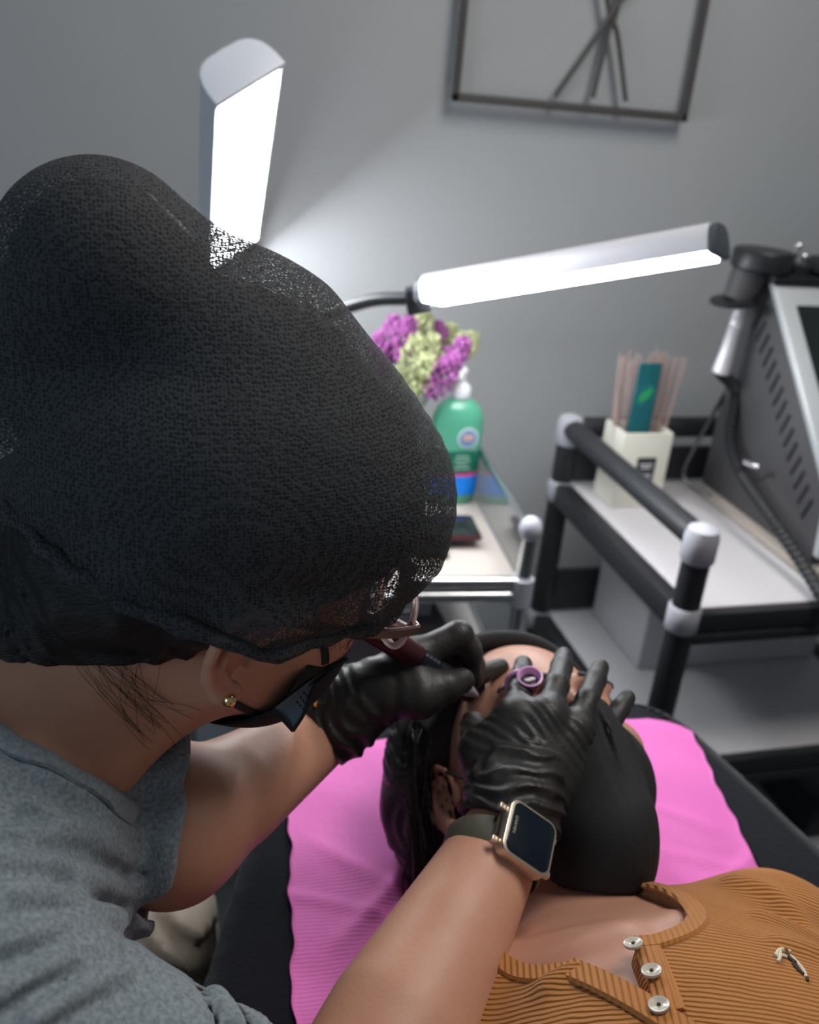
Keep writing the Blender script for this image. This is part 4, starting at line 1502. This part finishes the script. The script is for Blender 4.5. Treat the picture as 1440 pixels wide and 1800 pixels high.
soft('trousers', trousers, (-.46, -.02, .09), (.09, .78, .80), .007, KHAKI, pr, 1)
for k in (KL, KR):
    c = k + Vector((-.0, 0, -.62))
    MB().box((c.x - .09, c.y - .045, .002), (c.x + .17, c.y + .045, .09), .03).build('shoe', WHITEP, pr)
st = thing('stool', (-.30, .355, 0), 'round black stool under the person with the black hair net', 'stool')
MB().lathe((-.30, .355, .40), [(.02, 0), (.17, .004), (.185, .02), (.185, .035), (.17, .045), (.0, .045)], seg=32).build('seat', BLACKP, st)
MB().cyl((-.30, .355, .07), (-.30, .355, .40), .028).build('column', STEEL, st)
for k in range(5):
    t = 2 * math.pi * k / 5
    MB().tube([(-.30, .355, .085), (-.30 + .25 * math.cos(t), .355 + .25 * math.sin(t), .05)], [.02, .014], 10).build('leg', STEEL, st)
    MB().cyl((-.30 + .25 * math.cos(t), .343 + .25 * math.sin(t), .026), (-.30 + .25 * math.cos(t), .367 + .25 * math.sin(t), .026), .025).build('caster', BLACKP, st)

# ------------------------------------------------------------------ gloved hands
RMCP = [(0.2499, 0.5162, 0.9836), (0.2710, 0.5085, 0.9902), (0.2924, 0.5019, 0.9802), (0.3074, 0.4957, 0.9620)]
RFIN = [[RMCP[0], (0.2626, 0.5421, 0.9881), (0.2743, 0.5672, 0.9854), (0.2806, 0.5812, 0.9850)],
        [RMCP[1], (0.2898, 0.5372, 0.9948), (0.3059, 0.5650, 0.9911), (0.3145, 0.5804, 0.9903)],
        [RMCP[2], (0.3102, 0.5239, 0.9893), (0.3272, 0.5467, 0.9900), (0.3363, 0.5588, 0.9922)],
        [RMCP[3], (0.3263, 0.5130, 0.9716), (0.3412, 0.5266, 0.9758), (0.3507, 0.5345, 0.9793)]]
RTH = [(0.2294, 0.4868, 0.9474), (0.2267, 0.5113, 0.9585), (0.2287, 0.5332, 0.9577), (0.2301, 0.5485, 0.9570)]
RW = [(0.2279, 0.4767, 0.9446), (0.2359, 0.4725, 0.9503), (0.2482, 0.4709, 0.9500), (0.2601, 0.4710, 0.9431)]


def right_hand(P):
    d = None
    for a, m in zip(RW, RMCP):
        e = cone(P, a, m, .0165, .0120)
        d = e if d is None else smin(d, e, .016)
    d = smin(d, chain(P, RTH[:2], [.019, .0145]), .022)
    d = smin(d, cone(P, RTH[1], RMCP[0], .011, .009), .022)
    fg = None
    for f, s in zip(RFIN, (1.0, 1.03, .98, .88)):
        e = chain(P, f, [.0100 * s, .0092 * s, .0084 * s, .0074 * s], .003)
        fg = e if fg is None else smin(fg, e, .0025)
    fg = np.minimum(fg, chain(P, RTH[1:], [.0135, .0115, .0095], .004))
    d = smin(d, fg, .010)
    # stretch wrinkles over the back of the hand and at the finger joints
    ax = vec(Vector(RMCP[3]) - Vector(RMCP[0])).astype(F32)
    ax = ax / np.linalg.norm(ax)
    ay = vec(Vector(RMCP[1]) - Vector(RW[1]))
    ay = ay / np.linalg.norm(ay)
    q = (P - vec(RMCP[1])) @ (ay * .9 + ax * .40)
    near = np.clip(1 - np.abs((P - vec(RMCP[2])) @ ay + .020) / .05, 0, 1)
    d = d + .00085 * np.sin(q * 820 + 5 * noise(P, 40, 51)) * near * np.clip(.5 + noise(P, 45, 55), 0, 1)
    for f in RFIN:
        for j, w in ((1, .00045), (2, .0004)):
            c = vec(f[j])
            t = vec(Vector(f[j]) - Vector(f[j - 1]))
            t = t / np.linalg.norm(t)
            s = (P - c) @ t
            rr = np.linalg.norm(P - c, axis=1)
            d = d + w * np.sin(s * 2100 + 2 * noise(P, 150, 52)) * np.clip(1 - rr / .018, 0, 1)
    return d


def cuff(P, pts, rad, seed, amp=.0042):
    """A bunched glove cuff along pts."""
    d = chain(P, pts, rad, .006)
    a = vec(Vector(pts[-1]) - Vector(pts[0]))
    a = a / np.linalg.norm(a)
    s = (P - vec(pts[0])) @ a
    n = noise(P, 38, seed)
    d = d + amp * np.abs(np.sin(s * 240 + 4.0 * n)) - amp * .5 + .0016 * noise(P, 90, seed + 1)
    d = smax(d, plane(P, pts[-1], a) - .002, .002)
    inner = chain(P, [pts[-2], Vector(pts[-1]) + Vector(a.tolist()) * .03], [rad[-2] - .006, rad[-1] - .005])
    return smax(d, -inner, .002)


RCF = [(0.2431, 0.4767, 0.9589), (0.2364, 0.4683, 0.9539), (0.2309, 0.4613, 0.9477), (0.2262, 0.4552, 0.9417)]


def right_glove(P):
    return smin(right_hand(P), cuff(P, RCF, [.0295, .0325, .0335, .0325], 61), .006)


soft('glove', right_glove, (.16, .36, .86), (.42, .68, 1.06), .00155, GLOVE, pr, 1)

LMCP = [(0.1833, 0.5733, 1.0037), (0.1912, 0.5846, 0.9891), (0.1973, 0.5921, 0.9750), (0.2011, 0.5980, 0.9607)]
LFIN = [[LMCP[0], (0.2219, 0.5796, 1.0171), (0.2350, 0.5842, 0.9964), (0.2372, 0.5806, 0.9805)],
        [LMCP[1], (0.2366, 0.5945, 0.9949), (0.2451, 0.5990, 0.9760), (0.2463, 0.5952, 0.9641)],
        [LMCP[2], (0.2325, 0.6054, 0.9672), (0.2553, 0.6053, 0.9619), (0.2748, 0.6114, 0.9629)],
        [LMCP[3], (0.2312, 0.6105, 0.9480), (0.2473, 0.6088, 0.9425), (0.2582, 0.6075, 0.9442)]]
LTH = [(0.1538, 0.5650, 0.9774), (0.1860, 0.5501, 0.9856), (0.2068, 0.5530, 0.9903), (0.2216, 0.5598, 0.9898)]
LW = [(0.1296, 0.5681, 0.9759), (0.1320, 0.5719, 0.9614), (0.1367, 0.5783, 0.9464), (0.1401, 0.5836, 0.9355)]


def left_hand(P):
    d = None
    for a, m in zip(LW, LMCP):
        e = cone(P, a, m, .0170, .0130)
        d = e if d is None else smin(d, e, .016)
    d = smin(d, chain(P, LTH[:2], [.019, .0150]), .020)
    d = smin(d, cone(P, LTH[1], LMCP[0], .009, .010), .016)
    fg = None
    for f, s in zip(LFIN, (1.12, 1.03, .98, .88)):
        e = chain(P, f, [.0112 * s, .0104 * s, .0088 * s, .0074 * s], .004)
        fg = e if fg is None else smin(fg, e, .0025)
    fg = np.minimum(fg, chain(P, LTH[1:], [.0135, .0118, .0098], .004))
    d = smin(d, fg, .008)
    ay = vec(Vector(LMCP[1]) - Vector(LW[1]))
    ay = ay / np.linalg.norm(ay)
    q = (P - vec(LW[1])) @ ay
    d = d + .0009 * np.sin(q * 560 + 6 * noise(P, 36, 71)) * np.clip(1 - q / .07, 0, 1)
    for f in LFIN + [LTH]:
        for j in (1, 2):
            t = vec(Vector(f[j]) - Vector(f[j - 1]))
            t = t / np.linalg.norm(t)
            s = (P - vec(f[j])) @ t
            rr = np.linalg.norm(P - vec(f[j]), axis=1)
            d = d + .0005 * np.sin(s * 1600 + 2 * noise(P, 120, 72)) * np.clip(1 - rr / .020, 0, 1)
    return d


LCF = [(0.1415, 0.5722, 0.9655), (0.1325, 0.5740, 0.9587), (0.1239, 0.5736, 0.9525), (0.1168, 0.5718, 0.9492)]


def left_glove(P):
    return smin(left_hand(P), cuff(P, LCF, [.030, .0325, .0325, .031], 81, .0034), .008)


gl = soft('glove', left_glove, (.08, .48, .86), (.34, .70, 1.06), .00155, GLOVE, pr, 1)

# ------------------------------------------------------------------ things worn and held
# eyeglasses
eg = thing('eyeglasses', tuple(HP(0, .1, .0)), 'clear pinkish eyeglasses with brown temples, peeking out below the black hair net', 'glasses')


def lens_loop(s):
    pts = []
    for k in range(40):
        t = 2 * math.pi * k / 40
        c, n = math.cos(t), math.sin(t)
        a = math.copysign(abs(c) ** .75, c) * .0265
        b_ = math.copysign(abs(n) ** .8, n) * (.0215 if n > 0 else .0225)
        pts.append(HP(s * (.0345 + a), .1115 - .0045 * (a * 1 / .0265 + 1) * .8, -.012 + b_))
    return pts


for s in (1, -1):
    lp = lens_loop(s)
    rm = MB().tube(lp, .0024, 10, closed=True).build('rim', FRAMEM, eg)
    c = sum(lp, Vector()) / 40
    MB().add(lp + [c], [(k, (k + 1) % 40, 40) for k in range(40)]).build('lens', LENS, rm)
    h = HP(s * .0635, .1045, -.006)
    MB().box((-.0025, -.002, -.003), (.0025, .0035, .003), .0008, (HP.f, HP.r * s, HP.u), h).build('hinge', TEMPLEM, eg)
    tp = [HP(s * .0665, .106, -.006), HP(s * .074, .080, -.004), HP(s * .0805, .04, .002), HP(s * .082, .0, .008), HP(s * .082, -.02, .0)]
    tq = bez(tp, 6)
    ribbon(tq, [HP.r * s] * len(tq), [.0075] * len(tq), .003, 'temple', TEMPLEM, eg)
MB().tube(bez([HP(.0085, .112, -.006), HP(0, .1145, -.003), HP(-.0085, .112, -.006)], 5), .0022, 8).build('bridge', FRAMEM, eg)

# wrist watch
wt = thing('wrist_watch', (0.2309, 0.4295, 0.9484), 'square champagne wrist watch with an olive strap and dark face, worn over the glove cuff', 'watch')
E2 = (Vector((0.1377, 0.3518, 0.9243)) - Vector((0.2303, 0.4577, 0.9399))).normalized()
E1 = RAYM @ Vector((.87, .40, .42))
E1 = (E1 - E2 * E1.dot(E2)).normalized()
E3 = E1.cross(E2)
if E3.dot(Vector((0, 0, 1.4)) - Vector((0.2309, 0.4295, 0.9484))) < 0:
    E3 = -E3
E2 = (ER.lerp(WR, .35) - WR).normalized()
AXC = WR + E2 * .031
WC = AXC + E3 * .0372
WROT = 14
E1 = Matrix.Rotation(math.radians(WROT), 3, E3) @ E1
E2 = Matrix.Rotation(math.radians(WROT), 3, E3) @ E2
AXW = (E1, E2, E3)


def rsq(a, r, n=6):
    """rounded square outline with half size a"""
    pts = []
    for cx, cy, t0 in ((a - r, a - r, 0), (r - a, a - r, 90), (r - a, r - a, 180), (a - r, r - a, 270)):
        for k in range(n + 1):
            t = math.radians(t0 + 90 * k / n)
            pts.append((cx + r * math.cos(t), cy + r * math.sin(t)))
    return pts


def wp(x, y, z):
    return WC + E1 * x + E2 * y + E3 * z


MB().prism([wp(x, y, -.0055) for x, y in rsq(.0195, .0075)], E3 * .0095, .0012).build('case', CHAMP, wt)
sc_ = MB().prism([wp(x, y, .0036) for x, y in rsq(.0172, .0055)], E3 * .0013, .0004).build('screen', BEZEL, wt)
for x in (-.0215, .0215):
    for y in (-.012, .012):
        MB().box((x - .003, y - .0022, -.005), (x + .002, y + .0022, -.0008), .001, AXW, WC).build('lug', CHAMP, wt)
for y in (.008, -.006):
    MB().box((.0192, y - .003, -.002), (.0212, y + .003, .001), .0006, AXW, WC).build('side_button', CHAMP, wt)
sp, sn_ = [], []
for k in range(41):
    t = math.radians(38 + 284 * k / 40)
    d_ = (E3 * math.cos(t) + E1 * math.sin(t))
    sp.append(AXC + d_ * .0325)
    sn_.append(d_)
first = (wp(.021, 0, -.004), E3)
last = (wp(-.021, 0, -.004), E3)
ribbon([first[0]] + sp + [last[0]], [first[1]] + sn_ + [last[1]], .0205, .0026, 'strap', OLIVE, wt)
tcu = bpy.data.curves.new('print', 'FONT')
tcu.body = 'GARMIN'
tcu.size = .0033
tcu.align_x = 'CENTER'
tob = bpy.data.objects.new('print_source', tcu)
COL.objects.link(tob)
dg = bpy.context.evaluated_depsgraph_get()
tme = bpy.data.meshes.new_from_object(tob.evaluated_get(dg))
tv = [tuple(v.co) for v in tme.vertices]
tf = [tuple(p.vertices) for p in tme.polygons]
bpy.data.objects.remove(tob)
mesh_obj('lettering', [wp(-.0148 + y, x - .001, .00502) for x, y, z in tv], tf, PRINT, sc_)

# tattoo pen held by the left glove, with its needle cartridge
pen = thing('tattoo_pen', (0.1877, 0.5632, 1.0141), 'burgundy machine pen gripped by the black glove nearest the eyeglasses', 'pen')
PA_, PB_ = Vector((0.1370, 0.5557, 1.0508)), Vector((0.2416, 0.5746, 0.9636))
dp = (PB_ - PA_).normalized()
LN = (PB_ - PA_).length
MB().lathe(PA_, [(.0085, 0), (.0100, .002), (.0100, LN * .42), (.0090, LN * .45)], dp, 24).build('barrel', PEN, pen)
MB().lathe(PA_ + dp * LN * .45, [(.0095, 0)] + [(.0098 if k % 2 else .0088, .002 + k * .0022) for k in range(8)] + [(.0085, .0205)], dp, 24).build('knurled_ring', BEZEL, pen)
MB().lathe(PA_ + dp * (LN * .45 + .02), [(.0085, 0), (.0095, .01), (.0085, .03), (.0065, LN * .55 - .042)], dp, 24).build('grip', BLACKP, pen)
MB().lathe(PA_ + dp * (LN - .023), [(.0058, 0), (.0066, .004), (.0055, .012), (.0022, .022), (.0012, .024)], dp, 16).build('cartridge', mat('clear_cartridge', (.80, .74, .80), .15, trans=.6), pen)

# ink ring on the index finger
ir = thing('ink_ring', (0.2702, 0.5474, 0.9942), 'lilac plastic ink ring with a small cup on the gloved index finger', 'ring')
IC = Vector((0.2699, 0.5440, 0.9965))
IN = (Vector((0, 0, 1.4)) - IC).normalized() * .55 + Vector((0, .1, .85))
IN.normalize()
MB().lathe(IC - IN * .006, [(.0052, 0), (.0068, .001), (.0088, .0085), (.0098, .0100), (.0098, .0112), (.0084, .0114), (.0074, .0095), (.0058, .003), (.0, .0028)], IN, 28).build('cup', INKPURP, ir)
MB().lathe(IC - IN * .006, [(.0066, .0055), (.0, .0058)], IN, 20).build('ink', INK, ir)
for q, l in ((-.0015, .006), (.0022, .005)):
    MB().sphere(IC + Vector((q, q * .3, .0008)), .0021, 10, 8, (1.6, .9, .6)).build('pigment_drop', LWHITE, ir)
fa, fb = Vector(RFIN[0][1]), Vector(RFIN[0][2])
fx = (fb - fa).normalized()
o1 = fx.orthogonal().normalized()
o2 = fx.cross(o1)
MB().tube([fa + fx * .012 + (o1 * math.cos(2 * math.pi * k / 28) + o2 * math.sin(2 * math.pi * k / 28)) * .0108 for k in range(28)], .0021, 8, closed=True).build('band', INKPURP, ir)
MB().tube(bez([IC - IN * .004 + Vector((-.006, -.002, 0)), (0.2631, 0.5462, 0.9920), (0.2608, 0.5475, 0.9886)], 5), [.0028] * 11, 8).build('side_tab', INKPURP, ir)
# gold clasp of a bracelet seen at the left cuff
tag(MB().sphere(Vector(cast(left_glove, [(0.1098, 0.5588, 0.9801)], .001)[0][0].tolist()), .0026, 12, 8, (.8, .8, 1.6)).build('bracelet_charm', GOLD), 'tiny gold charm at the cuff of the glove beside the grey mask lining', 'charm')
